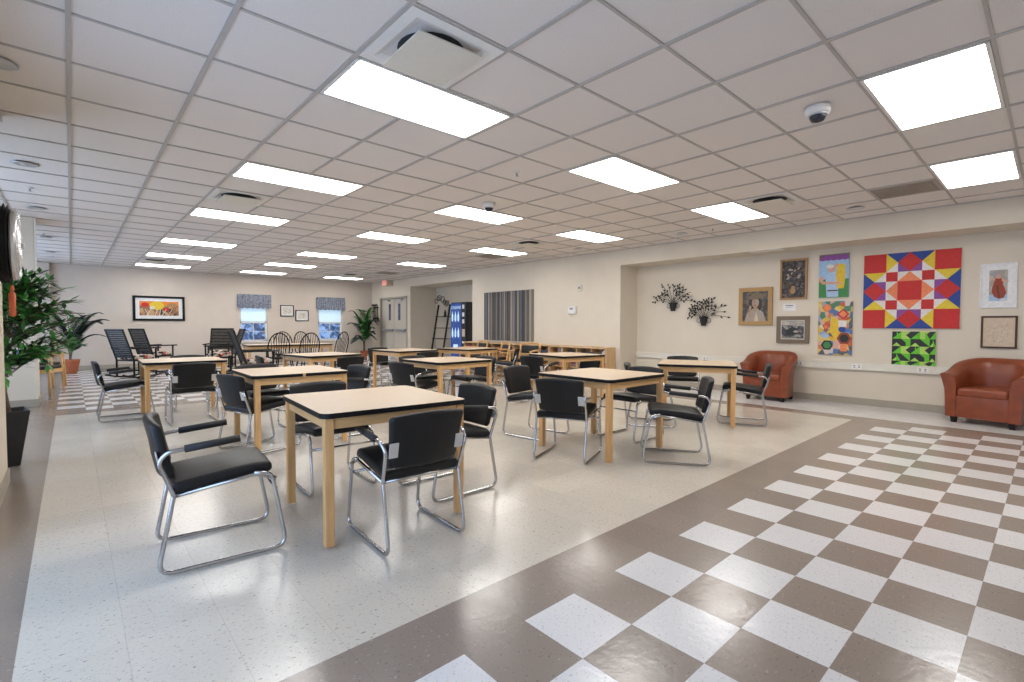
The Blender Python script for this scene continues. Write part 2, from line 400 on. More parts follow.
def window(name, a, yw):
    x0, x1, z0, z1 = a
    f = MB()
    for (p, q, r_, s_) in ((x0, x0+.05, z0, z1), (x1-.05, x1, z0, z1), (x0, x1, z0, z0+.05), (x0, x1, z1-.05, z1), (x0, x1, 1.24, 1.30)):
        f.box(p, q, yw+.05, yw+.11, r_, s_)
    xm = (x0+x1)/2
    for x in (xm,): f.box(x-.008, x+.008, yw+.07, yw+.09, z0, 1.24)
    f.box(x0, x1, yw+.07, yw+.09, .96, .975)
    f.box(x0-.03, x1+.03, yw-.03, yw+.05, z0-.03, z0)                # sill
    o = struct(f.build(name, 'white'))
    MB().box(x0+.03, x1-.03, yw+.078, yw+.082, z0+.03, z1-.03).build('pane', 'glass', o)
    MB().box(x0+.05, x1-.05, yw+.03, yw+.034, 1.30, z1-.02).build('roller_shade', 'shade', o)['label'] = 'pale blue roller shade over the upper sash'
    return o
window('window_1', W1, YB); window('window_2', W2, YB)
# daylight windows of the left bays (bay walls lie behind the corner)
def side_window(name, x, y0, y1, z0, z1):
    f = MB(); n = 3
    f.box(x-.04, x+.04, y0, y1, z0, z0+.06); f.box(x-.04, x+.04, y0, y1, z1-.06, z1)
    for k in range(n+1):
        y = y0+(y1-y0)*k/n; y = min(max(y, y0+.03), y1-.03); f.box(x-.04, x+.04, y-.03, y+.03, z0, z1)
    o = struct(f.build(name, 'white'))
    MB().box(x-.004, x+.004, y0+.03, y1-.03, z0+.03, z1-.03).build('pane', 'glass', o)
side_window('window_3', -2.38, 6.21, 9.04, .5, 2.2)
side_window('window_4', -2.38, 11.5, 16.05, .5, 2.2)
side_window('window_5', -.47, .2, 3.7, .02, 2.25)

def valance(label, x0, x1):
    v = MB(); n = 60; rows = [(2.15, .6), (2.10, .25), (2.06, .7), (1.9, .9), (1.71, 1.1)]
    vs = []; fs = []
    for (z, a) in rows:
        for i in range(n+1):
            t = i/n; vs.append((x0+(x1-x0)*t, YB-.08-.03*a*math.sin(t*2*PI*13+.7*math.sin(9*t)), z+(.012*math.sin(t*40) if z < 1.8 else 0)))
    for r_ in range(len(rows)-1):
        for i in range(n): q = r_*(n+1)+i; fs.append((q, q+1, q+n+2, q+n+1))
    v.add(vs, fs, 0, True)
    for x in (x0, x1): v.box(x-.004, x+.004, YB-.07, YB, 1.75, 2.13)
    o = v.build('valance', 'valance'); tag(o, label, 'valance', 'window valances')
valance('grey blue gathered valance over the window nearer the wide flower picture', 3.86, 4.83)
valance('grey blue gathered valance over the window nearer the potted palm in the far corner', 6.30, 7.29)

# double door
d = MB()
d.box(XR-.02, XR+.12, 14.5, 14.56, 0, 2.17); d.box(XR-.02, XR+.12, 16.36, 16.42, 0, 2.17); d.box(XR-.02, XR+.12, 14.5, 16.42, 2.11, 2.17)
door = struct(d.build('door_1', 'doorframe'))
for k, (y0, y1, yl, yh) in enumerate(((14.565, 15.45, 15.05, 15.2), (15.47, 16.355, 15.72, 15.87))):
    lf = MB().box(XR+.05, XR+.095, y0, y1, .01, 2.105).build('door_leaf', 'metal_door', door)
    MB().box(XR+.044, XR+.05, yl, yh, 1.36, 1.93, 0).build('vision_panel', 'doorglass', lf)
    hb = MB().box(XR-.02, XR+.03, y0+.06, y1-.06, .98, 1.05).box(XR+.0, XR+.05, y0+.06, y0+.12, .97, 1.06).box(XR, XR+.05, y1-.12, y1-.06, .97, 1.06)
    hb.build('push_bar', 'steel', lf)
    MB().box(XR-.01, XR+.05, (y0+y1)/2-.12, (y0+y1)/2+.16, 2.02, 2.08).build('door_closer', 'steel', lf)

# ------------------------------------------------------------------ ceiling fittings
rowname = {2: 'left row', 6: 'middle row', 10: 'right row'}
lights = {2: [1, 5, 9, 14, 18, 22], 6: [-3, 1, 5, 9, 14, 18, 22], 10: [-3, 1, 5, 9, 14, 22]}
words = ['nearest the camera', 'second from the camera', 'third from the camera', 'fourth from the camera', 'fifth from the camera', 'sixth from the camera', 'seventh and farthest from the camera']
def light_proto():
    t = thing('ceiling_light', 'x', 'ceiling light', group='bright ceiling light panels')
    f = MB(); a, b_ = P2-.015, P2/2-.012
    f.box(-a, a, -b_, -b_+.02, -.004, .012).box(-a, a, b_-.02, b_, -.004, .012).box(-a, -a+.02, -b_, b_, -.004, .012).box(a-.02, a, -b_, b_, -.004, .012)
    f.build('frame', 'white', t)
    MB().box(-a+.02, a-.02, -b_+.02, b_-.02, 0, .006).build('diffuser', 'diff', t)
    return t
lp = light_proto(); used = []
for kx in lights:
    for i, ky in enumerate(lights[kx]):
        wd = words[i]
        if i == len(lights[kx])-1: wd = 'farthest from the camera'
        place(lp, used, (GX+(kx+1)*P2, GY+(ky+.5)*P2, H-.002), 0, 'glowing white rectangular ceiling panel, %s in the %s' % (wd, rowname[kx]))

def diffuser(kx, ky, label, s=1., tilt=0.):
    t = thing('ceiling_vent', label, 'air vent', (GX+(kx+.5)*P2, GY+(ky+.5)*P2, H), 0, 'square ceiling air diffusers')
    a = P2/2-.012; i_ = .235
    f = MB()
    f.box(-a, a, -a, -i_, -.006, .008).box(-a, a, i_, a, -.006, .008).box(-a, -i_, -i_, i_, -.006, .008).box(i_, a, -i_, i_, -.006, .008)
    # sloping lip
    f.add([(-i_, -i_, -.006), (i_, -i_, -.006), (i_, i_, -.006), (-i_, i_, -.006), (-.2, -.2, .006), (.2, -.2, .006), (.2, .2, .006), (-.2, .2, .006)], [(0, 4, 5, 1), (1, 5, 6, 2), (2, 6, 7, 3), (3, 7, 4, 0)])
    f.build('frame', 'white', t)
    MB().lathe([(0, .006), (.19, .006), (.19, .0065)], 24).build('duct_opening', 'p_black', t)
    MB().cbox((0, 0, 0), (.40, .40, .008)).build('face_plate', 'offwhite', t, (0, 0, -.045), (R(tilt), R(tilt*.6), 0))
diffuser(2, 0, 'large open square vent with dropped plate beside the nearest left row light', tilt=-3)
diffuser(2, 7, 'square ceiling vent between the second and third lights of the left row', tilt=-2)
diffuser(10, 0, 'square ceiling vent just before the second light of the right row')
diffuser(10, 7, 'square ceiling vent between the third and fourth lights of the right row')
diffuser(2, 20, 'small looking ceiling vent between the two farthest lights of the left row')
diffuser(10, 20, 'farthest ceiling vent, near the exit sign corner')
def grille(kx, ky, label):
    t = thing('return_grille', label, 'air grille', (GX+(kx+.5)*P2, GY+(ky+.5)*P2, H), 0, 'flat grey return grilles')
    a = P2/2-.012
    f = MB(); f.box(-a, a, -a, -a+.02, -.005, .008).box(-a, a, a-.02, a, -.005, .008).box(-a, -a+.02, -a, a, -.005, .008).box(a-.02, a, -a, a, -.005, .008)
    f.build('frame', 'tbar', t)
    s = MB().box(-a+.02, a-.02, -a+.02, a-.02, .004, .006)
    for k in range(24): y = -a+.03+k*(2*a-.06)/23; s.box(-a+.02, a-.02, y-.004, y+.004, -.003, .005)
    s.build('louvres', 'doorframe', t)
grille(11, -2, 'flat grey return grille beside the nearest light of the right row')
grille(11, 10, 'flat grey return grille just beyond the fourth light of the right row')
grille(11, 18, 'flat grey return grille in the far ceiling near the exit sign')
def downlight(x, y, label):
    t = thing('recessed_downlight', label, 'ceiling light', (x, y, H), 0, 'small round recessed downlights')
    MB().lathe([(.095, -.004), (.10, -.006), (.078, -.008), (.07, .004)], 24).build('trim_ring', 'steel', t)
    MB().lathe([(0, .005), (.075, .005), (.075, .006)], 24).build('reflector', 'iron', t)
    MB().lathe([(0, -.012), (.03, -.008), (.04, .004)], 12).build('lamp', 'p_cream', t)
dl = ['nearest', 'second', 'third', 'fourth', 'farthest']
for n_, ky in zip(dl, (3.45, 7.5, 11.5, 16.3, 20.3)): downlight(-.30, GY+ky*P2, 'small round recessed downlight along the left edge, %s of five' % n_)
for n_, ky in zip(('nearest', 'middle', 'farthest'), (-.5, 3.5, 7.26)): downlight(7.63, GY+ky*P2, 'small round recessed downlight beside the right soffit, %s of three' % n_)
def sprinkler(kx, ky, label):
    t = thing('sprinkler_head', label, 'sprinkler', (GX+kx*P2, GY+ky*P2, H+.006), 0, 'fire sprinkler heads')
    MB().lathe([(.03, 0), (.03, -.006), (.012, -.01)], 14).build('escutcheon', 'white', t)
    MB().lathe([(.008, -.01), (.008, -.04), (.022, -.042), (.022, -.045), (0, -.046)], 12).build('deflector', 'steel', t)
sprinkler(-.55, 9.4, 'fire sprinkler head at left edge between the second and third downlights')
sprinkler(-.55, 15.6, 'fire sprinkler head at left edge near the fourth downlight')
sprinkler(-.48, 21.5, 'farthest fire sprinkler head at the left edge')
sprinkler(5.5, 2.6, 'fire sprinkler head left of the middle row of lights')
sprinkler(12.4, 2.6, 'fire sprinkler head between right row lights and the soffit')
sprinkler(6.2, 9.3, 'fire sprinkler head just before a middle row light')
def dome(x, y, label):
    t = thing('security_camera', label, 'security camera', (x, y, H), 0, 'dome security cameras')
    MB().lathe([(.078, 0), (.080, -.03), (.074, -.05), (.06, -.055)], 24).build('housing', 'white', t)
    MB().lathe([(.055, -.05), (.052, -.075), (.038, -.098), (0, -.108)], 20).build('lens_dome', 'darkglass', t)
    MB().lathe([(.062, -.052), (.062, -.062), (.054, -.064)], 20).build('dome_ring', 'steel', t)
dome(3.93, 1.16, 'white dome security camera near the right, closest to the camera')
dome(3.95, 4.83, 'white dome security camera in mid ceiling before a middle row light')
t = thing('access_panel', 'pale flat access panel set in the underside of the right soffit', 'panel', (8.47, 3.2, 2.43))
MB().box(-.10, .10, -.25, .25, -.006, -.001).build('panel_face', 'white', t)

# ------------------------------------------------------------------ tables
def table_proto(w=.9, d=.9, name='square_table'):
    t = thing(name, 'x', 'table')
    top = MB()
    top.prism(rrect(w, d, .055), .707, .735, 0)
    top.prism(rrect(w-.006, d-.006, .052), .735, .7358, 1)
    top.build('tabletop', ['black', 'tabletop'], t)
    ap = MB(); a, b_ = w/2-.045, d/2-.045
    for sy in (-1, 1): ap.box(-a, a, sy*b_-.012, sy*b_+.012, .645, .707)
    for sx in (-1, 1): ap.box(sx*a-.012, sx*a+.012, -b_, b_, .645, .707)
    ap.build('apron', 'woodh', t)
    for sx in (-1, 1):
        for sy in (-1, 1):
            l = MB().rbox((0, 0, .36), (.050, .050, .694), .005, seg=1, smooth=False)
            l.build('leg', 'wood', t, (sx*(w/2-.045), sy*(d/2-.045), 0))
            
    return t
tp = table_proto(); tp['group'] = 'square dining tables'; used = []
tables = [
 ((1.445, 2.96), -4.5, 'square maple table closest to the camera, black edged beige top'),
 ((1.664, 5.27), -1, 'square maple table in left row, directly behind the nearest table'),
 ((1.09, 7.75), -1.5, 'square maple table in far left row, before the rocking chairs'),
 ((2.97, 7.83), 8, 'square maple table just before the windsor chair table'),
 ((4.66, 8.17), 5, 'square maple table in front of the grey double doors'),
 ((3.80, 5.54), 2, 'square maple table in the middle, with chair showing its back on its left'),
 ((5.95, 7.95), 10, 'square maple table below the vending machine and ladder shelf'),
 ((5.96, 5.30), -7, 'square maple table directly before the end of the low bookcase'),
 ((3.86, 2.98), 0, 'square maple table in the centre right, black chair with no arms before it'),
 ((5.905, 3.045), 27, 'square maple table turned askew, beside the rust armchair'),
]
for i, (p, rz, lab) in enumerate(tables):
    o = place(tp, used, (*p, 0), rz, lab)
    if i == 1: second_table = o
MB().box(-.012, .012, -.4535, -.4495, .704, .7362).build('edge_chip', 'shelfwood', second_table)['label'] = 'bare pale chip in the black edging'
t5 = table_proto(1.85, .9, 'long_table'); t5.location = (3.86, 12.3, 0); t5.rotation_euler = (0, 0, R(-6))
t5['label'] = 'long maple table under the far windows, ringed by windsor chairs'

# ------------------------------------------------------------------ sled chairs
def chair_proto(arms):
    t = thing('sled_chair', 'x', 'chair', group='black vinyl sled base chairs')
    for s in (-1, 1):
        x = s*.232; r = .0105
        p = [(x, .13, .432), (x*.98, .215, .415), (x, .285, .012), (x, -.285, .012), (x, -.215, .385)]
        if arms: p += [(x*1.04, -.275, .555), (x*1.09, -.235, .60), (x*1.09, 0, .622)]
        else: p += [(x*1.0, -.265, .54), (x*.99, -.285, .60)]
        MB().tube(p, r, .055, 8).build('leg', 'chrome', t)
        MB().tube([(x*.98, .235, .385), (x*.98, .14, .422), (x*.98, -.21, .378)], r*.95, .03, 8).build('seat_rail', 'chrome', t)
        if arms: MB().tube([(x*1.09, -.17, .606), (x*1.09, .065, .628)], .0185, 0, 10).build('armrest', 'pad', t)
        pl = MB().rbox((0, 0, 0), (.052, .007, .082), .003, seg=1, smooth=False, tf=Matrix.Translation((s*.198, -.275, .555)) @ Matrix.Rotation(R(12), 4, 'X'))
        pl.build('bracket', 'plate', t)
    MB().tube([(-.228, .235, .33), (.228, .235, .33)], .008).build('stretcher', 'chrome', t)
    MB().tube([(-.228, -.21, .38), (.228, -.21, .38)], .009).build('cross_bar', 'chrome', t)
    def sf(q):
        y = q.y; z = q.z+.10*(y+.02)-1.6*max(0, y-.13)**2
        if q.z > 0: z += .016*(1-(q.x/.23)**2)*(1-(y/.25)**2)
        return (q.x*(1-.07*(y/.24)), y, z)
    MB().rbox((0, .0, .430), (.44, .45, .058), .026, seg=3, mid=6, fn=sf).build('seat', 'vinyl', t)
    def bf(q):
        return (q.x*(1+.06*q.z/.14), q.y-.035*(1-(q.x/.22)**2)-.215*(q.z+.12), q.z+.018*(1-(q.x/.22)**2)*(1 if q.z > 0 else -.6))
    MB().rbox((0, -.222, .592), (.425, .045, .275), .05, seg=4, mid=5, fn=bf).build('backrest', 'vinyl', t)
    return t
ca = chair_proto(True); cn = chair_proto(False); ua = []; un = []
chairs = [
 # x, y, facing, arms, label
 (.585, 3.02, -5, 1, 'black sled armchair pulled out left of the nearest table'),
 (1.435, 2.53, 87, 1, 'black sled armchair before the nearest table, its back to the camera'),
 (1.455, 3.66, -92, 0, 'black sled chair tucked behind the nearest table, only back top above it'),
 (2.06, 3.0, 180, 1, 'black sled armchair at the right side of the nearest table'),
 (1.35, 5.16, 15, 0, 'black sled chair at left end of the second left table, back half turned'),
 (1.60, 5.92, -88, 0, 'black sled chair on far side of the second left table, seat seen beneath'),
 (2.16, 5.28, 187, 1, 'black sled armchair at right end of the second left table'),
 (.50, 7.93, 0, 1, 'black sled armchair at left end of the far left table, side on'),
 (1.09, 7.15, 90, 1, 'black sled armchair before the far left table, its back to the camera'),
 (1.29, 8.4, -90, 0, 'black sled chair behind the far left table, facing the camera'),
 (2.34, 7.85, -5, 0, 'black sled chair at the left end of the table before the windsor chairs'),
 (2.99, 7.15, 98, 0, 'black sled chair at right front of the table before the windsor chairs'),
 (3.29, 5.46, 12, 1, 'black sled armchair at left end of the middle table, back half turned'),
 (3.78, 6.15, -90, 0, 'black sled chair on far side of the middle table, seat seen beneath'),
 (4.30, 5.66, 180, 0, 'black sled chair at right end of the middle table, facing left'),
 (4.55, 7.5, 92, 0, 'black sled chair tucked before the table facing the grey double doors'),
 (4.62, 8.9, -88, 0, 'black sled chair behind the table facing the grey double doors'),
 (5.42, 5.32, 8, 1, 'black sled armchair left of the table before the bookcase end'),
 (6.34, 5.32, 180, 0, 'black sled chair pushed under right side of the table before the bookcase'),
 (3.78, 3.80, -81, 0, 'black sled chair on far left side of the centre right table, facing the camera'),
 (3.39, 2.98, 23, 0, 'black sled chair without arms on near left side of the centre right table'),
 (4.47, 3.05, 180, 0, 'black sled chair at right side of the centre right table, back to askew table'),
 (4.05, 2.30, 125, 1, 'black sled armchair in the open right of the centre right table, side view'),
 (6.60, 3.62, 209.5, 0, 'black sled chair behind the askew table, facing the camera'),
 (6.21, 2.60, 113, 1, 'black sled armchair between the askew table and the rust armchair'),
 (5.27, 3.30, -58, 0, 'black sled chair at left side of the askew table, back seen edge on'),
 (6.52, 7.50, 130, 0, 'black sled chair at near right corner of the table below the vending machine'),
]
for (x, y, f, a, lab) in chairs: place(ca if a else cn, ua if a else un, (x, y, 0), f-90, lab)

# ------------------------------------------------------------------ windsor chairs
def windsor_proto():
    t = thing('windsor_chair', 'x', 'chair', group='black windsor chairs')
    def sf(q): return (q.x, q.y, q.z)
    MB().lathe([(0, .44), (.20, .435), (.225, .445), (.225, .462), (.2, .475), (0, .47)], 24).build('seat', 'blackwood', t)
    hoop = []
    for k in range(25):
        a = PI*(-.08+1.16*k/24); x = .215*math.cos(a); z = .70+.30*math.sin(a)*1.05
        if z < .70: z = .70-(.70-z)*2.6
        hoop.append((x, -.17-.28*(z-.47), z))
    hoop = [(.16, -.15, .47)]+hoop+[(-.16, -.15, .47)]
    MB().tube(hoop, .013, 0, 8).build('hoop', 'blackwood', t)
    for k in range(7):
        u = (k-3)/3; x1 = u*.165; zt = .70+.31*math.sqrt(max(0, 1-(x1/.215)**2)); x0 = u*.12
        MB().tube([(x0, -.17, .47), (x1, -.17-.28*(zt-.47), zt)], .0065, 0, 6).build('spindle', 'blackwood', t)
    for sx in (-1, 1):
        for sy in (-1, 1):
            MB().tube([(sx*.13, sy*.13, .45), (sx*.165, sy*.165, .25), (sx*.20, sy*.21, 0)], .017, 0, 8, r1=.012).build('leg', 'blackwood', t)
        MB().tube([(sx*.175, -.17, .2), (sx*.175, .17, .2)], .009).build('stretcher', 'blackwood', t)
    MB().tube([(-.175, 0, .2), (.175, 0, .2)], .009).build('stretcher', 'blackwood', t)
    return t
wp = windsor_proto(); used = []
for (x, y, f, lab) in [
 (3.42, 11.62, 80, 'black hoop back windsor chair on near left side of the long window table'),
 (4.0, 11.50, 90, 'black hoop back windsor chair on near right side of the long window table'),
 (3.98, 12.98, -100, 'black hoop back windsor chair on far left side of the long window table'),
 (4.52, 12.92, -80, 'black hoop back windsor chair on far right side of the long window table'),
 (4.95, 12.2, 200, 'black hoop back windsor chair at the right end of the long window table')]:
    place(wp, used, (x, y, 0), f-90, lab)

# ------------------------------------------------------------------ rocking chairs
def rocker_proto():
    t = thing('rocking_chair', 'x', 'rocking chair', group='black slatted rocking chairs')
    for s in (-1, 1):
        x = s*.27
        pts = []
        for k in range(9):
            y = -.48+.88*k/8; pts.append((x, y, .022+.16*((y+.02)/.5)**2*.6))
        MB().tube(pts, .02, 0, 6).build('rocker', 'blackwood', t)
        MB().tube([(x, .24, .05), (x, .24, .66)], .02, 0, 8).build('leg', 'blackwood', t)
        MB().tube([(x, -.24, .05), (x, -.24, .42), (x*.98, -.46, 1.08)], .02, .05, 8).build('back_post', 'blackwood', t)
        MB().rbox((s*.285, 0, .67), (.075, .66, .03), .012, seg=2).build('arm', 'blackwood', t)
    MB().rbox((0, 0, .40), (.52, .50, .03), .01, seg=1).build('seat', 'blackwood', t)
    s = MB()
    for k in range(15):
        z = .48+k*.041; y = -.24-.22*(z-.42)/.66
        s.cbox((0, y, z), (.51, .014, .037))
    s.cbox((0, -.46, 1.07), (.56, .03, .045))
    s.build('backrest', 'blackwood', t)
    MB().rbox((0, .02, .465), (.47, .46, .09), .03, seg=2, mid=2).build('cushion', 'cushion', t)['label'] = 'patterned cream, red and black seat cushion'
    return t
rp = rocker_proto(); used = []
for (x, y, f, lab) in [
 (1.08, 13.8, 30, 'black slatted rocking chair with patterned cushion, leftmost under the flower picture'),
 (1.58, 15.2, 28, 'black slatted rocking chair with patterned cushion, second from left under flower picture'),
 (2.98, 15.2, -112, 'black slatted rocking chair facing out, patterned cushion, left of first window'),
 (2.72, 13.6, 178, 'black slatted rocking chair turned side on, leaning back before the first window'),
 (2.80, 10.85, -3, 'black slatted rocking chair facing right, crossing another before the window table')]:
    place(rp, used, (x, y, 0), f-90, lab)

# ------------------------------------------------------------------ wooden armchairs
def woodchair_proto():
    t = thing('wooden_armchair', 'x', 'chair', group='light wood armchairs with dark seats')
    for s in (-1, 1):
        MB().tube([(s*.25, .23, 0), (s*.24, .22, .40), (s*.25, .20, .64)], .02, .03, 8).build('leg', 'wood', t)
        MB().tube([(s*.24, -.28, 0), (s*.24, -.21, .42), (s*.235, -.30, .80)], .02, .05, 8).build('leg', 'wood', t)
        MB().tube([(s*.25, .25, .64), (s*.27, 0, .66), (s*.24, -.27, .65)], .018, .05, 8).build('arm', 'wood', t)
    f = MB(); f.box(-.24, .24, .19, .225, .36, .42).box(-.24, .24, -.22, -.19, .36, .42).box(-.255, -.225, -.2, .2, .36, .42).box(.225, .255, -.2, .2, .36, .42)
    f.build('seat_frame', 'wood', t)
    MB().rbox((0, .0, .445), (.47, .44, .06), .025, seg=2, mid=2).build('seat', 'vinyl', t)
    b = MB().tube([(-.235, -.30, .79), (0, -.325, .81), (.235, -.30, .79)], .02, .1, 8); b.tube([(-.235, -.245, .56), (.235, -.245, .56)], .014, 0, 8)
    b.build('back_rail', 'wood', t)
    MB().rbox((0, -.275, .67), (.40, .03, .17), .012, seg=2, fn=lambda q: (q.x, q.y-.22*q.z, q.z)).build('backrest', 'vinyl', t)
    return t
wc = woodchair_proto(); used = []
for (x, y, f, lab) in [
 (-.42, 11.75, -20, 'light wood armchair with black seat beside the left wall, nearer one'),
 (-.40, 12.75, -20, 'light wood armchair with black seat beside the left wall, farther one'),
 (7.15, 8.55, 160, 'light wood armchair beside the low bookcase, just right of the vending table'),
 (7.25, 7.65, 200, 'light wood armchair between the bookcase table and striped hanging'),
 (7.30, 9.55, 170, 'light wood armchair by the low bookcase under the striped hanging, farthest one'),
 ]:
    place(wc, used, (x, y, 0), f-90, lab)

# ------------------------------------------------------------------ tub armchairs
def tub_proto():
    t = thing('tub_armchair', 'x', 'armchair', group='rust leather tub armchairs')
    path = []
    hw, yb, yf, rr = .30, -.27, .31, .24
    n1, n2 = 8, 10
    for k in range(n1): path.append(((-hw), yf+(yb+rr-yf)*k/n1, (-1, 0)))
    for k in range(n2+1):
        a = PI+PI/2*k/n2; path.append((-hw+rr+rr*math.cos(a), yb+rr+rr*math.sin(a), (math.cos(a), math.sin(a))))
    for k in range(1, 5): path.append((-hw+rr+(2*hw-2*rr)*k/5, yb, (0, -1)))
    for k in range(n2+1):
        a = 1.5*PI+PI/2*k/n2; path.append((hw-rr+rr*math.cos(a), yb+rr+rr*math.sin(a), (math.cos(a), math.sin(a))))
    for k in range(1, n1+1): path.append((hw, yb+rr+(yf-yb-rr)*k/n1, (1, 0)))
    N = len(path); vs = []; fs = []
    prof = [(.045, 0), (.05, .3), (.06, .62), (.09, .85), (.108, .955), (.095, .993), (.06, 1.0), (.01, .975), (-.035, .90), (-.055, .7), (-.06, .45), (-.06, 0)]
    K = len(prof)
    for i, (x, y, nn) in enumerate(path):
        u = abs(i/(N-1)-.5)*2
        sm = min(1, max(0, (1-u)/.75)); sm = sm*sm*(3-2*sm)
        top = .615+.185*sm
        for (o, h) in prof: vs.append((x+nn[0]*o, y+nn[1]*o, .075+(top-.075)*h))
    for i in range(N-1):
        for k in range(K):
            fs.append((i*K+k, i*K+(k+1) % K, (i+1)*K+(k+1) % K, (i+1)*K+k))
    m = MB().add(vs, fs, 0, True)
    m.add(vs[:K], [tuple(range(K))], 0); m.add(vs[-K:], [tuple(range(K-1, -1, -1))], 0)
    m.build('shell', 'leather', t)
    MB().rbox((0, .285, .21), (.485, .05, .27), .012, seg=2).rbox((0, 0, .20), (.48, .52, .24), .01, seg=1).build('front_panel', 'leather', t)
    MB().rbox((0, .045, .385), (.475, .56, .105), .035, seg=3, mid=3, fn=lambda q: (q.x, q.y, q.z+(.012*(1-(q.x/.24)**2) if q.z > 0 else 0))).build('seat_cushion', 'leather', t)
    for sx in (-1, 1):
        for sy in (-1, 1):
            MB().add([(-.03, -.03, .08), (.03, -.03, .08), (.03, .03, .08), (-.03, .03, .08), (-.022, -.022, 0), (.022, -.022, 0), (.022, .022, 0), (-.022, .022, 0)],
                     [(0, 1, 2, 3), (7, 6, 5, 4), (0, 4, 5, 1), (1, 5, 6, 2), (2, 6, 7, 3), (3, 7, 4, 0)]).build('foot', 'black', t, (sx*.27, .02+sy*.25, 0))
    return t
tb = tub_proto(); used = []
place(tb, used, (8.44, .505, 0), 166-90, 'rust leather tub armchair at the right edge, beneath the framed drawing')
place(tb, used, (8.55, 3.13, 0), 184-90, 'rust leather tub armchair beneath the small grey framed painting, behind an armchair').scale = (.94, .94, .98)

# ------------------------------------------------------------------ raceway along the niche wall
t = thing('wall_raceway', 'long cream electrical raceway along the right niche wall', 'raceway', (XN, 0, 0))
MB().box(-.045, 0, YF, 5.955, .535, .645).box(-.05, -.045, YF, 5.955, .63, .645).build('channel', 'offwhite', t)
for y in (5.0, 4.41, 2.82, 2.02, 1.24, .45):
    o = MB().box(-.052, -.045, y-.06, y+.06, .552, .622).build('outlet', 'white', t)
    s = MB()
    for dy in (-.03, .03):
        for dz in (-.012, .012): s.box(-.0535, -.052, y+dy-.012, y+dy+.012, .587+dz-.005, .587+dz+.005)
    s.build('socket_slots', 'black', o)

# ------------------------------------------------------------------ pictures. local frame: u right (towards -Y), v up, w out of the wall (-X)
def wallframe(y, z, x=XN): return Matrix(((0, 0, -1, x), (-1, 0, 0, y), (0, 1, 0, z), (0, 0, 0, 1)))
def backframe(x, z): return Matrix(((1, 0, 0, x), (0, 0, -1, YB), (0, 1, 0, z), (0, 0, 0, 1)))
def picture(name, label, cat, mw, w, h, fw, fmat, depth=.03, matw=0, canvas='p_white', group='pictures on the walls'):
    t = bpy.data.objects.new(name, None); t.empty_display_size = .1; C.objects.link(t); t.matrix_world = mw; tag(t, label, cat, group)
    if fw:
        f = MB(); a, b_ = w/2, h/2
        f.box(-a, a, -b_, -b_+fw, .001, depth).box(-a, a, b_-fw, b_, .001, depth).box(-a, -a+fw, -b_+fw, b_-fw, .001, depth).box(a-fw, a, -b_+fw, b_-fw, .001, depth)
        f.build('frame', fmat, t)
    a, b_ = w/2-fw, h/2-fw
    if matw:
        m = MB().box(-a, a, -b_, b_, .002, depth*.5); m.build('mount', 'p_mat', t); a -= matw; b_ -= matw
    return t, a, b_
def ell(cx, cy, rx, ry, z, n=18, rot=0):
    return [(cx+rx*math.cos(2*PI*k/n)*math.cos(rot)-ry*math.sin(2*PI*k/n)*math.sin(rot), cy+rx*math.cos(2*PI*k/n)*math.sin(rot)+ry*math.sin(2*PI*k/n)*math.cos(rot), z) for k in range(n)]
class ART(MB):
    def __init__(s, t, a, b, z, mats):
        super().__init__(); s.t = t; s.mats = mats; s.z = z; s.k = 0; s.box(-a, a, -b, b, .002, z, 0)
    def sh(s, pts, m):
        if m not in s.mats: s.mats.append(m)
        s.k += 1; z = s.z+.00015*s.k
        s.poly([(p[0], p[1], z) for p in pts], s.mats.index(m)); return s
    def done(s, name='painting'): return s.build(name, s.mats, s.t)

# big star quilt block
t, a, b_ = picture('quilt_painting', 'huge square red, blue and yellow star quilt painting on the niche wall', 'painting', wallframe(1.418, 1.717), 1.09, 1.09, 0, 'p_white')
A = ART(t, .545, .545, .03, ['p_white']); U = 1.09/8
def quad(x0, y0, x1, y1): return [(x0, y0), (x1, y0), (x1, y1), (x0, y1)]
def rot8(pts, k):
    o = []
    for (x, y) in pts:
        x -= 4; y -= 4
        for _ in range(k): x, y = y, -x
        o.append((x*U, y*U))
    return o
A.sh(rot8(quad(3, 3, 5, 5), 0), 'p_red')
for k in range(4):
    for pts, m in ((quad(0, 6, 2, 8), 'p_red'), (quad(2, 5, 3, 6), 'p_red'), ([(2, 8), (2, 6), (3, 7)], 'p_yellow'), ([(6, 8), (6, 6), (5, 7)], 'p_yellow'),
                   ([(2, 8), (3, 7), (4, 8)], 'p_blue'), ([(4, 8), (5, 7), (6, 8)], 'p_blue'), ([(4, 8), (3, 7), (4, 6), (5, 7)], 'p_red'),
                   ([(3, 7), (3, 6), (4, 6)], 'p_purple'), ([(5, 7), (4, 6), (5, 6)], 'p_purple'), ([(3, 5), (5, 5), (4, 6)], 'p_salmon')):
        A.sh(rot8(pts, k), m)
A.done()
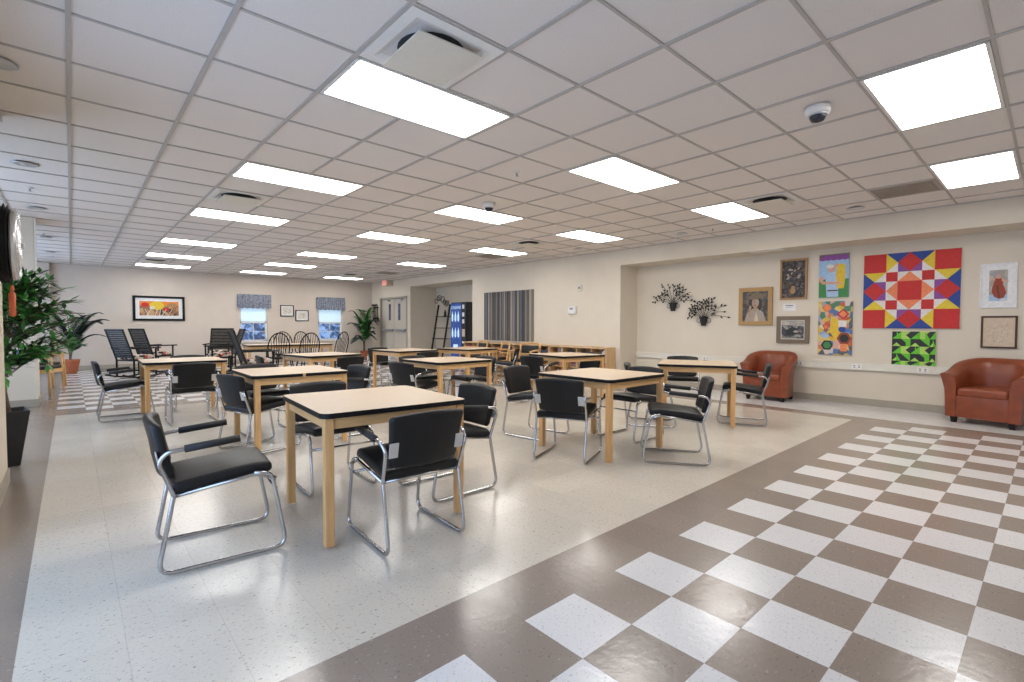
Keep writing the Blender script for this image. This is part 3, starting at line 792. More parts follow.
# green block
t, a, b_ = picture('green_quilt_painting', 'small green and black pinwheel quilt painting under the big star one', 'painting', wallframe(1.357, .883), .488, .488, 0, 'p_white')
A = ART(t, .244, .244, .02, ['p_lime']); U = .488/4.6
for i in range(5):
    for j in range(5):
        x0, y0 = -.244+i*U, .244-(j+1)*U; x1, y1 = min(x0+U, .244), y0+U; y0 = max(y0, -.244)
        if x1-x0 < .02 or y1-y0 < .02: continue
        c = [(x0, y0), (x1, y0), (x1, y1), (x0, y1)]
        if (i+j) % 2 == 0: A.sh(c, 'p_green'); A.sh([c[0], c[1], c[3]] if j % 2 else [c[0], c[2], c[3]], 'p_black')
        else: A.sh(c if j % 2 else [c[0], c[1], c[2]], 'p_black'); A.sh([c[0], c[1], ((x0+x1)/2, (y0+y1)/2)], 'p_lime')
        if (i+2*j) % 3 == 0: A.sh([((x0+x1)/2, y0), c[1], ((x0+x1)/2, y1)], 'p_green')
A.done()
# dancer print
t, a, b_ = picture('dancer_picture', 'white framed picture of a figure in a red dress', 'picture', wallframe(.515, 1.735), .345, .575, .012, 'whiteframe', .025, .075)
A = ART(t, a, b_, .014, ['dancebg'])
A.sh(quad(-a, -b_, a, -b_*.6), 'p_shirt').sh([(-.04, .03), (.035, .03), (.06, -.03), (.075, -.10), (.055, -.16), (.01, -.175), (-.035, -.145), (-.06, -.08), (-.055, -.02)], 'p_dancered').sh([(-.02, .0), (.0, .0), (.02, -.15), (.005, -.16)], 'p_brown').sh([(-.045, .02), (.05, .02), (.03, .09), (-.03, .09)], 'p_dancered')
A.sh(ell(0, .115, .022, .028, 0), 'p_skin').sh([(.03, .085), (.09, .06), (.095, .045), (.03, .055)], 'p_skin').sh([(-.03, .085), (-.07, .11), (-.075, .095), (-.03, .06)], 'p_skin').sh(ell(.05, -.185, .03, .012, 0), 'p_cream')
A.done('print')
# drawing
t, a, b_ = picture('framed_drawing', 'small brown framed line drawing on cream paper, above the right tub armchair', 'picture', wallframe(.495, 1.13), .338, .42, .022, 'brownframe', .025)
A = ART(t, a, b_, .012, ['p_paper'])
r2 = random.Random(3)
for k in range(34):
    cx, cy = r2.uniform(-.10, .10), r2.uniform(-.13, .10); L = r2.uniform(.015, .045); an = r2.uniform(0, PI); q = .0012
    dx, dy = L*math.cos(an)/2, L*math.sin(an)/2; nx, ny = -math.sin(an)*q, math.cos(an)*q
    A.sh([(cx-dx-nx, cy-dy-ny), (cx+dx-nx, cy+dy-ny), (cx+dx+nx, cy+dy+ny), (cx-dx+nx, cy-dy+ny)], 'p_line')
A.done('drawing')
# couple painting
t, a, b_ = picture('couple_painting', 'unframed bright painting of a blue clad figure holding a golden one', 'painting', wallframe(2.36, 1.992), .405, .68, 0, 'p_white')
A = ART(t, .2025, .34, .025, ['p_sky'])
A.sh(quad(-.2025, -.34, .2025, -.05), 'p_grass').sh(quad(-.2025, .25, .2025, .34), 'greyframe')
for k in range(5): A.sh(ell(-.15+.075*k, .27, .045, .03, 0), 'p_purple')
A.sh(quad(-.16, .285, .18, .325), 'p_purple')
A.sh([(-.09, -.33), (.07, -.33), (.06, -.05), (.02, .06), (-.07, .06), (-.11, -.05)], 'p_shirt').sh([(-.08, -.24), (.06, -.24), (.06, -.22), (-.08, -.22)], 'p_brown')
A.sh([(.05, -.20), (.14, -.20), (.16, .02), (.15, .16), (.06, .17), (.03, .05)], 'p_gold').sh(ell(.10, .13, .06, .055, 0), 'p_yellow')
A.sh(ell(-.03, .11, .05, .055, 0), 'p_skin').sh(ell(-.05, .15, .05, .03, 0), 'p_cream').sh([(-.17, -.08), (.10, -.10), (.11, -.135), (-.16, -.125)], 'p_skin').sh(ell(.035, .16, .028, .03, 0), 'p_skin').sh(ell(-.17, -.05, .03, .05, 0), 'p_skin')
A.done()
# mosaic painting
t, a, b_ = picture('mosaic_painting', 'unframed multicoloured patchwork painting under the bright couple painting', 'painting', wallframe(2.33, 1.17), .46, .845, 0, 'p_white')
A = ART(t, .23, .4225, .025, ['mosaic'])
def ringp(cx, cy, r, m, mi, n=6, rot=0): A.sh(ell(cx, cy, r, r, 0, n, rot), m); A.sh(ell(cx, cy, r*.68, r*.68, 0, n, rot), mi)
A.sh([(-.05, .2), (.06, .12), (.09, -.05), (.02, -.2), (-.07, -.05)], 'p_gold')
ringp(.11, .22, .085, 'p_red', 'p_salmon', 4); ringp(.13, -.16, .10, 'p_dancered', 'p_black', 6); ringp(-.10, -.27, .085, 'p_black', 'p_grass', 6); ringp(-.12, .02, .07, 'p_red', 'p_orange', 3, .4)
ringp(-.11, .32, .06, 'p_orange', 'p_salmon', 14); A.sh(ell(-.13, -.12, .055, .04, 0), 'p_sky'); A.sh(ell(.10, -.02, .05, .045, 0), 'p_blue'); A.sh(quad(.05, .02, .16, .12), 'p_white'); A.sh(quad(.08, -.36, .17, -.25), 'p_salmon')
A.done()
# dark still life, oak frame
t, a, b_ = picture('still_life_painting', 'tall dark oil painting of a vase in an oak frame', 'painting', wallframe(2.935, 1.977), .41, .67, .03, 'oakframe', .035)
A = ART(t, a, b_, .02, ['darkpaint']); A.sh(ell(-.01, -.19, .04, .055, 0), 'oakframe').sh([(-.04, -.14), (.03, -.14), (.01, -.11), (-.02, -.11)], 'oakframe')
for k in range(14): A.sh(ell(r2.uniform(-.12, .12), r2.uniform(-.08, .22), .022, .012, 0, 8, r2.uniform(0, 3)), 'p_face')
A.done()
# caption card
t, a, b_ = picture('caption_card', 'small white caption card between the dark vase and grey framed paintings', 'card', wallframe(2.997, 1.515), .20, .115, 0, 'p_white')
A = ART(t, .1, .0575, .006, ['p_mat']); A.sh(quad(-.06, .02, .06, .038), 'p_line').sh(quad(-.05, -.002, .05, .005), 'p_line')
A.done('card_face')
# grey seascape
t, a, b_ = picture('landscape_painting', 'small landscape painting in a wide grey brown frame over the tub armchair', 'painting', wallframe(2.935, 1.14), .495, .45, .065, 'greyframe', .035)
A = ART(t, a, b_, .02, ['seascape']); A.sh([(-a, b_), (a, b_), (a, b_*.35), (-a, b_*.5)], 'dancebg').sh([(-.12, -.02), (0, .05), (.10, -.01), (.06, -.08), (-.08, -.09)], 'p_black').sh(ell(.05, -.03, .04, .02, 0), 'p_face')
for (x0, y0, x1, y1) in ((-a, -b_, a, -b_+.012), (-a, b_-.012, a, b_), (-a, -b_, -a+.012, b_), (a-.012, -b_, a, b_)): A.sh(quad(x0, y0, x1, y1), 'p_cream')
A.done()
# woman portrait, gold frame
t, a, b_ = picture('portrait_painting', 'gold framed portrait of a woman with her hand raised', 'painting', wallframe(3.54, 1.542), .565, .66, .07, 'goldframe', .035)
A = ART(t, a, b_, .02, ['portraitbg'])
A.sh([(-.18, -b_), (.18, -b_), (.13, -.10), (.05, -.04), (-.05, -.04), (-.14, -.12)], 'p_face').sh(ell(0, .09, .09, .115, 0), 'p_hair').sh(ell(-.075, .03, .035, .10, 0), 'p_hair').sh(ell(.075, .03, .035, .10, 0), 'p_hair').sh(ell(0, .06, .06, .085, 0), 'p_dusk')
A.sh([(-.025, -.02), (.025, -.02), (.03, -.08), (-.03, -.08)], 'p_dusk').sh(ell(-.022, .08, .012, .006, 0), 'p_black').sh(ell(.022, .08, .012, .006, 0), 'p_black').sh(ell(0, .022, .018, .007, 0), 'p_dancered').sh([(-.004, .075), (.006, .045), (-.008, .045)], 'p_face')
A.sh([(.0, .145), (.06, .10), (.06, .06), (.02, .0), (.015, .06)], 'p_face').sh(ell(0, .165, .135, .042, 0, 18, .12), 'greyframe').sh(ell(.01, .20, .085, .045, 0, 18, .12), 'greyframe')
A.sh([(-.11, -.2), (-.07, -.2), (-.065, .0), (-.085, .03), (-.105, 0)], 'p_dusk').sh([(-.02, -b_), (.06, -b_), (.02, -.1)], 'p_paper')
A.done()
# far wall: flower picture
t, a, b_ = picture('flower_picture', 'wide black framed flower picture with white mat on the far wall', 'picture', backframe(1.88, 1.645), 1.21, .70, .06, 'black', .035, .09)
A = ART(t, a, b_, .02, ['flowerpaint'])
A.sh(quad(-a, .07, a, b_), 'p_orange').sh(ell(-.06, .08, .17, .12, 0), 'p_yellow').sh(ell(-.33, .10, .09, .065, 0), 'p_red').sh(ell(.16, -.03, .07, .05, 0), 'p_red').sh(ell(.30, .10, .12, .06, 0), 'oakframe').sh(ell(-.17, .02, .06, .05, 0), 'p_cream')
for (x0, x1) in ((-.05, -.10), (-.33, -.25), (.16, .06), (.02, .0), (.3, .2), (-.2, -.3)): A.sh([(x0-.008, -.02), (x0+.008, -.02), (x1+.008, -b_), (x1-.008, -b_)], 'p_cream')
A.done('print')
for (x, z, lab) in ((5.34, 1.655, 'small black framed print between the far windows, the higher left one'), (5.82, 1.50, 'small black framed print between the far windows, the lower right one')):
    t, a, b_ = picture('small_print', lab, 'picture', backframe(x, z), .43, .37, .025, 'black', .025, .05)
    A = ART(t, a, b_, .014, ['p_cream'])
    for k in range(9): A.sh(ell(r2.uniform(-.1, .1), r2.uniform(-.07, .07), .02, .01, 0, 8, r2.uniform(0, 3)), 'p_line')
    A.done('print')

# leafy iron sconces
def sconce(y, z, label, seed, sp):
    t = bpy.data.objects.new('wall_sconce', None); C.objects.link(t); t.matrix_world = wallframe(y, z); tag(t, label, 'wall decoration', 'black iron leaf sconces')
    MB().lathe([(.045, -.08), (.055, -.07), (.045, -.055), (.06, -.03), (.075, .03), (.07, .05), (.095, .075), (.095, .085), (.07, .085)], 20, tf=Matrix(((1, 0, 0, 0), (0, 0, 1, 0), (0, -.55, 0, .045), (0, 0, 0, 1))) @ Matrix.Rotation(0, 4, 'X')).build('vase', 'iron', t)
    q = random.Random(seed); st = MB(); lf = MB()
    for k in range(13):
        an = PI*(.02+.96*k/12)+q.uniform(-.06, .06); L = q.uniform(.34, .46) if .25 < k/12 < .75 else q.uniform(.32, .44)
        p0 = Vector((q.uniform(-.03, .03), .07, .05)); p2 = Vector((math.cos(an)*L*sp, .07+math.sin(an)*L*.95, .03)); p1 = (p0+p2)/2+Vector((0, .07, .03))
        pts = [p0*(1-s)**2+p1*2*s*(1-s)+p2*s*s for s in [i/8 for i in range(9)]]
        st.tube(pts, .004, 0, 5)
        for i in (3, 4, 5, 6, 7, 8):
            if q.random() < .25: continue
            tg = (pts[min(i+1, 8)]-pts[i-1]).normalized(); sd = Vector((-tg.y, tg.x, 0))*(1 if i % 2 else -1)
            dr = (tg*.8+sd*.7*(0 if i == 8 else 1)).normalized(); c = pts[i]; n_ = Vector((-dr.y, dr.x, 0)); l = .07
            lf.add([c, c+dr*l*.5+n_*.017+Vector((0, 0, .006)), c+dr*l, c+dr*l*.5-n_*.017+Vector((0, 0, .006))], [(0, 1, 2, 3)])
    for s in (-1, 1):
        st.tube([(s*.06, .07, .05), (s*.13, .06, .04), (s*.14, -.01, .03), (s*.09, -.02, .03), (s*.065, -.01, .04)], .004, .04, 5)
    st.build('stem', 'iron', t); lf.build('leaves', 'iron', t)
sconce(5.11, 1.57, 'black iron leafy wall sconce, left and higher of the two', 5, 1.0)
sconce(4.47, 1.28, 'black iron leafy wall sconce, right and lower of the two', 8, 1.0)

# ------------------------------------------------------------------ right wall bits
v = MB(); n = 90; vs = []; fs = []
for z in (2.07, .80):
    for i in range(n+1):
        s = i/n; vs.append((-.03-.012*math.sin(s*2*PI*16), 8.48+1.89*s, z))
for i in range(n): fs.append((i, i+1, n+2+i, n+1+i))
v.add(vs, fs, 0, True); v.box(-.02, -.004, 8.48, 10.37, .80, 2.07)
o = v.build('striped_hanging', 'stripe', None, (XR, 0, 0)); tag(o, 'vertically striped blue, grey and tan cloth hanging above the bookcase', 'wall hanging')
t = thing('thermostat', 'white rectangular thermostat cover on the plain right wall', 'thermostat', (XR, 7.23, 1.54))
MB().rbox((-.03, 0, 0), (.06, .22, .16), .012, seg=2).build('cover', 'p_mat', t); MB().box(-.064, -.06, -.04, .05, .01, .05).build('display', 'p_line', t)
t = thing('wall_sensor', 'small white sensor box high on the plain wall above the thermostat', 'sensor', (XR, 7.03, 2.02))
MB().rbox((-.02, 0, 0), (.04, .11, .14), .01, seg=2).build('housing', 'offwhite', t); MB().box(-.044, -.04, -.03, .03, -.02, .03).build('lens', 'p_line', t)
# exit sign
t = thing('exit_sign', 'lit red EXIT sign above the double door', 'sign', (XR, 15.62, 2.735))
MB().rbox((-.13, 0, -.09), (.25, .36, .19), .01, seg=1, smooth=False).build('housing', 'p_paper', t)
MB().box(-.259, -.255, -.165, .165, -.17, -.01).build('face', 'pink', t)
text_mesh('EXIT', .145, 'exit_text', 'red_glow', t, Matrix(((0, 0, -1, -.261), (-1, 0, 0, 0), (0, 1, 0, -.09), (0, 0, 0, 1))))
# wall rack
t = thing('wall_rack', 'black iron scrolled rack on the right wall beside the far palm', 'wall rack', (XR, 16.75, 1.3))
m = MB()
for dy in (-.16, -.04, .08, .18):
    m.tube([(-.03, dy, .06), (-.03, dy, .60), (-.03, dy+.05, .66), (-.03, dy+.09, .60)], .014, .03, 6)
m.build('scroll_bars', 'iron', t)
MB().box(-.16, -.005, -.26, .26, .02, .05).build('shelf', 'iron', t)
MB().box(-.02, -.004, -.24, .24, .10, .16).box(-.02, -.004, -.24, .24, .50, .54).build('back_bar', 'iron', t)
MB().tube([(-.14, -.2, .02), (-.03, -.2, -.12)], .01).tube([(-.14, .2, .02), (-.03, .2, -.12)], .01).build('brace', 'iron', t)

# vending machine
t = thing('vending_machine', 'blue front water vending machine in the alcove', 'vending machine', (8.6, 11.95, 0))
MB().box(.03, .75, -.39, .39, .02, 1.88).build('cabinet', 'vend_black', t)
MB().box(0, .03, -.14, .385, .12, 1.85).build('front_panel', 'vend_blue', t)
MB().box(0, .03, -.385, -.145, .12, 1.85).build('control_panel', 'vend_black', t)
for r_ in (0, 1):
    for c_ in range(3): MB().lathe([(.02, 0), (.048, .05), (.048, .17), (.03, .24), (.022, .25), (.022, .30)], 12, tf=Matrix.Translation((.004, .30-.15*c_, 1.30-.48*r_)) @ Matrix.Diagonal((.25, 1, 1, 1))).build('bottle_picture', 'vend_label', t)
MB().box(-.004, 0, .03, .25, .42, .62).build('emblem', 'vend_label', t)
for k, z in enumerate((1.68, 1.45, 1.25)): MB().box(-.005, 0, -.30, -.20, z, z+.12).build('button', 'p_mat', t)
MB().box(-.005, 0, -.33, -.19, .86, 1.08).build('coin_panel', 'p_paper', t)
MB().box(-.005, 0, -.33, -.19, .66, .72).build('dispense_slot', 'p_mat', t)
text_mesh('DASANI', .14, 'brand_text', 'vend_label', t, Matrix(((0, 0, -1, -.001), (-1, 0, 0, .125), (0, 1, 0, 1.72), (0, 0, 0, 1))), .001)

# leaning ladder shelf
t = thing('ladder_shelf', 'black leaning ladder shelf in the alcove left of the vending machine', 'shelf', (8.85, 13.38, 0))
for dy in (-.33, .33): MB().tube([(-.12, dy, 0), (.22, dy, 1.86)], .034, 0, 6).build('upright', 'ladder', t)
for z, dpt in ((.35, .36), (.75, .30), (1.10, .25), (1.47, .2)):
    x = -.12+.34*z/1.86; MB().box(x-.02, x+dpt*.9, -.40, .40, z-.012, z+.012).build('shelf_board', 'ladder', t)
t = thing('wreath', 'curly black wreath hung at the top of the ladder shelf', 'wreath', (9.06, 13.5, 1.97))
m = MB(); q = random.Random(4)
for k in range(7):
    c = Vector((q.uniform(-.03, .03), .32-.11*k, .02+.10*math.sin(k*.9))); rr = q.uniform(.07, .11)
    m.tube([c+Vector((.02*math.sin(5*a), rr*math.cos(a), rr*math.sin(a))) for a in [2*PI*i/12 for i in range(12)]], .012, 0, 5, closed=True)
m.build('twisted_vines', 'iron', t)
t = thing('figurine', 'small dark figurine on the top board of the ladder shelf', 'figurine', (9.08, 13.35, 1.483))
MB().lathe([(.05, 0), (.06, .02), (.03, .06), (.045, .11), (.02, .15), (.03, .18), (0, .21)], 14).build('body', 'iron', t)

# low bookcases
def bookcase(y0, y1, cells, label):
    t = thing('bookcase', label, 'bookcase', (8.03, y0, 0), 0, 'low light wood bookcases'); D = XR-8.03-.016; L = y1-y0; Hh = .75; th = .022
    MB().box(0, D, 0, L, Hh-.03, Hh).build('top_panel', 'shelfwood', t)
    for y in (0, L-th): MB().box(.002, D, y, y+th, 0, Hh-.03).build('side_panel', 'shelfwood', t)
    MB().box(D-.01, D, th, L-th, .06, Hh-.03).build('back_panel', 'shelfwood', t)
    for z in (.06, .30, .53): MB().box(.006, D-.01, th, L-th, z-.01, z+.01).build('shelf_board', 'shelfwood', t)
    for k in range(1, cells): MB().box(.004, D-.01, k*L/cells-.01, k*L/cells+.01, .07, Hh-.03).build('divider', 'shelfwood', t)
    return t
bookcase(6.07, 7.66, 4, 'low light wood bookcase nearest the niche, its plain end panel showing')
bookcase(7.68, 10.90, 8, 'low light wood bookcase under the striped cloth hanging')
q = random.Random(9); bl = ['red', 'cream', 'navy', 'dusty pink']; bm = ['book_a', 'book_b', 'book_c', 'book_d']
k = 0
for zc, lev in ((.071, 'bottom'), (.311, 'middle'), (.541, 'top')):
    for c_ in range(4):
        y = 6.07+c_*.3975+.035
        for j in range(4):
            if lev == 'top' and c_ in (1, 2): break
            th = q.uniform(.022, .04); hh = q.uniform(.12, .165) if lev != 'bottom' else q.uniform(.15, .20)
            ci = q.randrange(4)
            o = MB().box(0, .2, 0, th, 0, hh, 0).build('book', bm[ci], None, (8.06, y, zc)); y += th+.004
            o2 = MB().box(-.001, .0005, .004, th-.004, hh*.2, hh*.3).build('spine_band', 'p_paper', o)
            tag(o, '%s book, %s on the %s shelf, %s cell of the nearer bookcase' % (bl[ci], ['first', 'second', 'third', 'fourth'][j], lev, ['end', 'second', 'third', 'fourth'][c_]), 'book', 'books in the nearer low bookcase')
for (y, z, lab) in ((6.62, .541, 'black bin in the top row of the nearer bookcase, second cell from end'), (7.02, .541, 'black bin in the top row of the nearer bookcase, third cell from end')):
    t = thing('storage_bin', lab, 'bin', (8.17, y, z), 0, 'black bins in the bookcase')
    MB().box(-.11, .11, -.13, .13, 0, .10).build('bin_body', 'bin', t); MB().box(-.118, -.11, -.05, .05, .05, .07).build('bin_handle', 'p_line', t)
for c_ in range(8):
    y = 7.68+(c_+.5)*.4025
    if c_ % 3 == 2: continue
    o = MB().box(-.1, .1, -.14, .14, 0, .12 if c_ % 2 else .09).build('magazine_stack', ['book_c', 'book_a', 'book_b'][c_ % 3], None, (8.17, y, .541))
    tag(o, 'stacked %s magazines in top row of the farther bookcase, cell %d from the niche side' % (['dark', 'red', 'pale'][c_ % 3], c_+1), 'magazines', 'magazine stacks in the farther bookcase')

# ------------------------------------------------------------------ plants
def leaf_quad(m, c, d, up, L, W, mi=0):
    d = d.normalized(); s = d.cross(up); s = s.normalized() if s.length > 1e-4 else Vector((1, 0, 0)); nn = s.cross(d)
    m.add([c, c+d*L*.45+s*W-nn*W*.25, c+d*L-nn*L*.12, c+d*L*.45-s*W-nn*W*.25], [(0, 1, 2, 3)], mi)
# ficus by the near wall
t = thing('potted_ficus', 'tall leafy green ficus in a black tapered planter behind the left wall corner', 'plant', (-.455, 5.95, 0))
MB().lathe([(.14, 0), (.145, .02), (.225, .44), (.23, .47), (.215, .47), (.2, .42)], 4, smooth=False).build('planter', 'planter', t, None, (0, 0, R(8)))
MB().lathe([(0, .43), (.20, .432)], 4, smooth=False).build('soil', 'soil', t, None, (0, 0, R(8)))
MB().tube([(0, 0, .40), (.02, .01, .7), (-.01, 0, 1.0), (.01, .02, 1.35)], .024, .1, 8, r1=.014).tube([(.05, -.03, .40), (.0, .03, .75), (.05, 0, 1.1), (.1, 0, 1.3)], .022, .1, 8, r1=.012).build('trunk', 'bark', t)
q = random.Random(21); lf = MB(); br = MB()
for k in range(125):
    th = q.uniform(0, 2*PI); ph = q.uniform(-.75, 1.35); rad = q.uniform(.65, 1.0)
    tip = Vector((math.cos(th)*math.cos(ph)*.50*rad+.03, math.sin(th)*math.cos(ph)*.46*rad, 1.22+math.sin(ph)*.50*rad))
    st = Vector((q.uniform(-.03, .05), q.uniform(-.03, .03), max(.75, tip.z-.25))); mid = (st+tip)/2+Vector((0, 0, .08))
    pts = [st*(1-s)**2+mid*2*s*(1-s)+tip*s*s for s in [i/7 for i in range(8)]]
    br.tube(pts, .004, 0, 4)
    for i in range(2, 8):
        for _ in range(4):
            dr = (pts[i]-pts[i-1]).normalized()+Vector((q.uniform(-1, 1), q.uniform(-1, 1), q.uniform(-.7, .4)))
            leaf_quad(lf, pts[i], dr, Vector((0, 0, 1)), q.uniform(.07, .12), .018, 0 if q.random() < .85 else 1)
for p1 in ((.50, -.05, 1.42), (.55, .05, 1.30), (.42, 0, 1.52), (.30, -.2, .86), (.05, -.3, .78)):
    p0 = Vector((0, 0, 1.15)); p1 = Vector(p1); mid = (p0+p1)/2+Vector((0, 0, .1))
    pts = [p0*(1-s)**2+mid*2*s*(1-s)+p1*s*s for s in [i/9 for i in range(10)]]; br.tube(pts, .004, 0, 4)
    for i in range(3, 10):
        for _ in range(4):
            dr = (pts[i]-pts[i-1]).normalized()*1.2+Vector((q.uniform(-1, 1), q.uniform(-1, 1), q.uniform(-.6, .4)))
            leaf_quad(lf, pts[i], dr, Vector((0, 0, 1)), q.uniform(.07, .12), .018, 0 if q.random() < .8 else 1)
br.build('branches', 'bark', t); lf.build('foliage', ['leaf', 'leafd'], t)
def palm(name, label, loc, pot, fr, seed):
    t = thing(name, label, 'plant', loc, 0, 'potted palms'); q = random.Random(seed)
    MB().lathe(pot, 20).build('pot', 'terracotta', t); MB().lathe([(0, pot[-1][1]-.02), (pot[-1][0], pot[-1][1]-.015)], 16).build('soil', 'soil', t)
    zp = pot[-1][1]; stem = MB()
    for k in range(3): stem.tube([(q.uniform(-.03, .03), q.uniform(-.03, .03), zp-.03), (q.uniform(-.05, .05), q.uniform(-.05, .05), zp+.35)], .016, 0, 6)
    stem.build('stem', 'bark', t)
    lf = MB()
    for (az, L, rise, droop, mi, z0) in fr:
        d = Vector((math.cos(R(az)), math.sin(R(az)), 0)); p0 = Vector((0, 0, zp+z0)); p1 = p0+d*L*.45+Vector((0, 0, rise)); p2 = p0+d*L+Vector((0, 0, rise-droop))
        N = 26; pts = [p0*(1-s)**2+p1*2*s*(1-s)+p2*s*s for s in [i/N for i in range(N+1)]]
        lf.tube(pts, .006, 0, 4, mi)
        for i in range(4, N+1):
            tg = (pts[i]-pts[i-1]).normalized(); sd = tg.cross(Vector((0, 0, 1))).normalized(); ll = .24*math.sin(PI*(.18+.8*i/N)**.8)+.05
            for s in (-1, 1): leaf_quad(lf, pts[i], tg*.75+sd*s*.8+Vector((0, 0, -.15)), Vector((0, 0, 1)), ll*max(.55, L)/.62, .026, mi)
    lf.build('foliage', ['leafd', 'leafb'], t)
palm('potted_palm', 'dark potted palm in a terracotta pot in the far left corner', (-.02, 16.1, 0), [(.11, 0), (.12, .02), (.17, .28), (.18, .33), (.16, .33)],
     [(10, .62, .95, .10, 0, .3), (-40, .55, .9, .12, 0, .3), (200, .5, 1.0, .15, 0, .3), (100, .5, 1., .1, 0, .3), (0, .65, .55, .18, 0, .2), (-70, .45, .55, .2, 0, .2), (170, .6, .5, .2, 0, .2), (-30, .3, .35, .1, 1, .1), (-100, .32, .4, .1, 1, .15), (60, .3, .5, .1, 1, .1), (-60, .25, .6, .1, 1, .1), (30, .7, .85, .25, 0, .3), (15, .75, .8, .12, 0, .3), (-15, .6, .75, .15, 0, .3), (-90, .3, .5, .1, 1, .1), (-45, .28, .45, .1, 1, .1), (180, .4, .9, .1, 0, .3), (-60, .5, .9, .2, 0, .3)], 3)
palm('potted_palm', 'green potted palm in the far right corner beside the double door', (7.70, 16.35, 0), [(.10, 0), (.11, .02), (.15, .24), (.16, .28), (.14, .28)],
     [(-150, .42, 1.0, .05, 1, .5), (-120, .3, .8, .15, 1, .4), (-60, .3, .8, .15, 1, .4), (-90, .25, .6, .2, 1, .3), (20, .45, 1.0, .1, 0, .5), (-20, .5, .9, .2, 0, .4), (180, .6, .75, .2, 0, .4), (200, .62, .35, .35, 0, .3), (-30, .4, .4, .3, 0, .3), (150, .5, 1.05, .15, 0, .5), (-100, .2, 1.0, .1, 1, .5), (-45, .3, 1.1, .1, 1, .5), (230, .35, .55, .2, 1, .35), (80, .3, .9, .1, 0, .5), (-75, .35, .95, .15, 1, .4), (-140, .35, .7, .2, 1, .4), (-10, .35, .7, .2, 1, .3), (190, .4, .9, .1, 1, .4), (-100, .3, .45, .15, 1, .2), (-55, .3, .5, .2, 1, .25), (170, .35, .5, .25, 0, .2), (10, .45, .6, .3, 0, .3)], 6)

# ------------------------------------------------------------------ round wall fixture seen edge on
t = thing('round_wall_clock', 'round black ribbed clock with silver rim, edge on at the left wall', 'clock', (-.36, 4.62, 1.725))
RX = Matrix(((0, 0, 1, 0), (0, 1, 0, 0), (-1, 0, 0, 0), (0, 0, 0, 1)))
MB().lathe([(0, 0), (.235, 0), (.25, .01), (.225, .018), (.262, .03), (.232, .038), (.265, .05), (.235, .058), (.255, .068), (.21, .075), (0, .075)], 40, tf=RX).build('ribbed_case', 'blackwood', t)
MB().lathe([(.20, .075), (.235, .08), (.24, .105), (.215, .118), (.20, .11)], 40, tf=RX).build('rim', 'silver', t)
MB().lathe([(.21, .105), (.15, .120), (.08, .126), (0, .128)], 32, tf=RX).build('glass', 'silver', t)
MB().lathe([(.02, .125), (.022, .14), (0, .145)], 12, tf=RX).build('hub', 'p_mat', t)
t = thing('tassel', 'orange red tassel dangling below the round wall clock', 'tassel', (-.285, 4.62, 1.46))
MB().lathe([(.006, 0), (.012, -.03), (.008, -.04), (.018, -.06), (.016, -.20), (.006, -.21)], 10).build('fringe', 'tassel', t)
MB().tube([(0, 0, 0), (0, 0, .03)], .003).build('cord', 'p_black', t)

# ------------------------------------------------------------------ outside the far windows
o = MB().box(-6, 18, YB+.25, 45, -.5, -.4).build('ground', 'snow'); struct(o)
def tree(x, y, h, r, lab, seed):
    t = thing('garden_tree', lab, 'tree', (x, y, -.4), 0, 'trees outside the far windows'); q = random.Random(seed)
    b = MB().tube([(0, 0, 0), (.05, 0, h*.5), (0, .05, h*.9)], .12, .3, 7, r1=.04)
    for k in range(16):
        a = q.uniform(0, 2*PI); z = h*q.uniform(.2, .9); b.tube([(0, 0, z), (math.cos(a)*r*.8, math.sin(a)*r*.8, z+r*.6)], .035, 0, 5, r1=.012)
    b.build('trunk', 'tree_far', t)
    l = MB()
    for k in range(420):
        a = q.uniform(0, 2*PI); rr = r*math.sqrt(q.random()); z = h*q.uniform(.12, 1.0)
        leaf_quad(l, Vector((math.cos(a)*rr, math.sin(a)*rr, z)), Vector((q.uniform(-1, 1), q.uniform(-1, 1), q.uniform(-1, 1))), Vector((0, 0, 1)), q.uniform(.2, .4), .09)
    l.build('foliage', 'tree_far', t)
tree(6.5, 23.5, 2.2, 1.1, 'bluish garden shrub outside the left far window', 1)
tree(10.4, 24.5, 2.4, 1.5, 'bluish garden tree outside the right far window', 2)

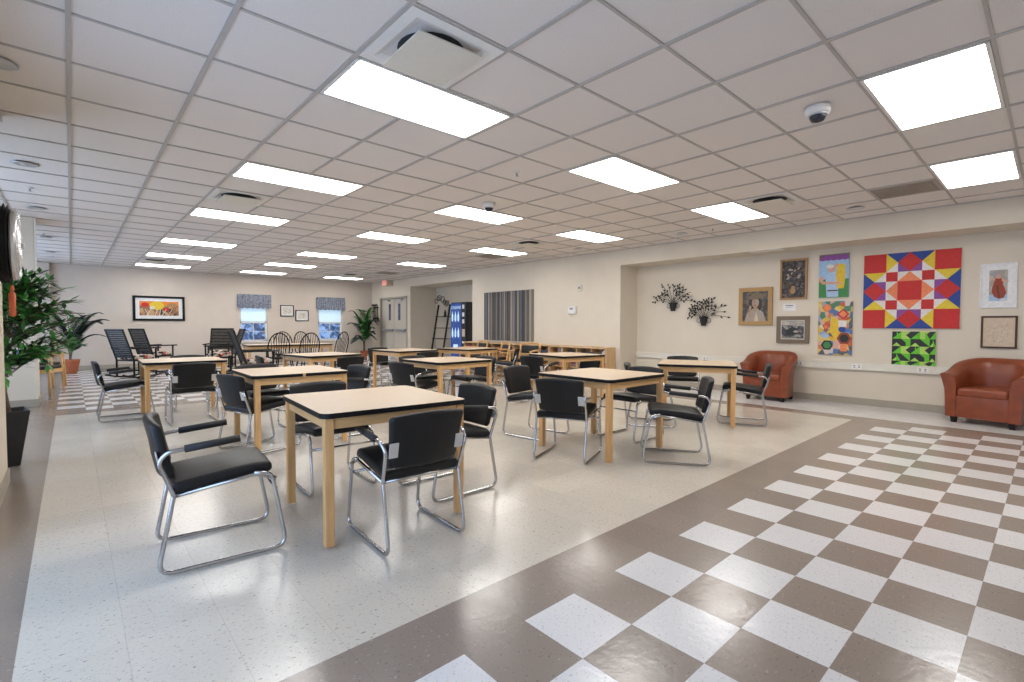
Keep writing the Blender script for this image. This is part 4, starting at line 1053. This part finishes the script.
# ------------------------------------------------------------------ light
wd = bpy.data.worlds.new('World'); bpy.context.scene.world = wd; wd.use_nodes = True
bg = wd.node_tree.nodes['Background']; bg.inputs[1].default_value = .85
_t = wd.node_tree; _c = _t.nodes.new('ShaderNodeTexCoord'); _s = _t.nodes.new('ShaderNodeSeparateXYZ'); _r = _t.nodes.new('ShaderNodeValToRGB')
_t.links.new(_c.outputs['Generated'], _s.inputs[0]); _t.links.new(_s.outputs[1], _r.inputs[0]); _t.links.new(_r.outputs[0], bg.inputs[0])
_r.color_ramp.elements[0].position = 0; _r.color_ramp.elements[0].color = (.80, .79, .80, 1); _r.color_ramp.elements[1].position = .6; _r.color_ramp.elements[1].color = (.42, .68, 1.2, 1)
def area(name, loc, rot, sx, sy, e, col):
    l = bpy.data.lights.new(name, 'AREA'); l.shape = 'RECTANGLE'; l.size = sx; l.size_y = sy; l.energy = e; l.color = col
    o = bpy.data.objects.new(name, l); C.objects.link(o); o.location = loc; o.rotation_euler = rot; return o
area('daylight_bay_near', (-2.6, 7.6, 1.35), (0, R(-90), 0), 1.7, 2.8, 130, (.50, .70, 1.))
area('daylight_bay_far', (-2.6, 13.8, 1.35), (0, R(-90), 0), 1.7, 4.4, 170, (.50, .70, 1.))
area('daylight_side', (-.7, 1.95, 1.15), (0, R(-90), 0), 2.1, 3.3, 75, (.42, .64, 1.))

# ------------------------------------------------------------------ camera
yaw, pitch, roll, F = R(42.001), R(-1.874), R(.159), 489.59
cy, sy = math.cos(yaw), math.sin(yaw)
fw = Vector((sy, cy, 0)); rt = Vector((cy, -sy, 0)); up = Vector((0, 0, 1))
f2 = fw*math.cos(pitch)+up*math.sin(pitch); u2 = up*math.cos(pitch)-fw*math.sin(pitch)
r3 = rt*math.cos(roll)+u2*math.sin(roll); u3 = u2*math.cos(roll)-rt*math.sin(roll)
cd = bpy.data.cameras.new('camera'); cd.sensor_width = 36; cd.lens = F/1024*36; cd.clip_start = .05; cd.clip_end = 200
co = bpy.data.objects.new('camera', cd); C.objects.link(co)
mm = Matrix((r3, u3, -f2)).transposed().to_4x4(); mm.translation = (0, 0, 1.2053); co.matrix_world = mm
sc = bpy.context.scene; sc.camera = co
sc.view_settings.view_transform = 'Standard'; sc.view_settings.look = 'None'; sc.view_settings.exposure = 0
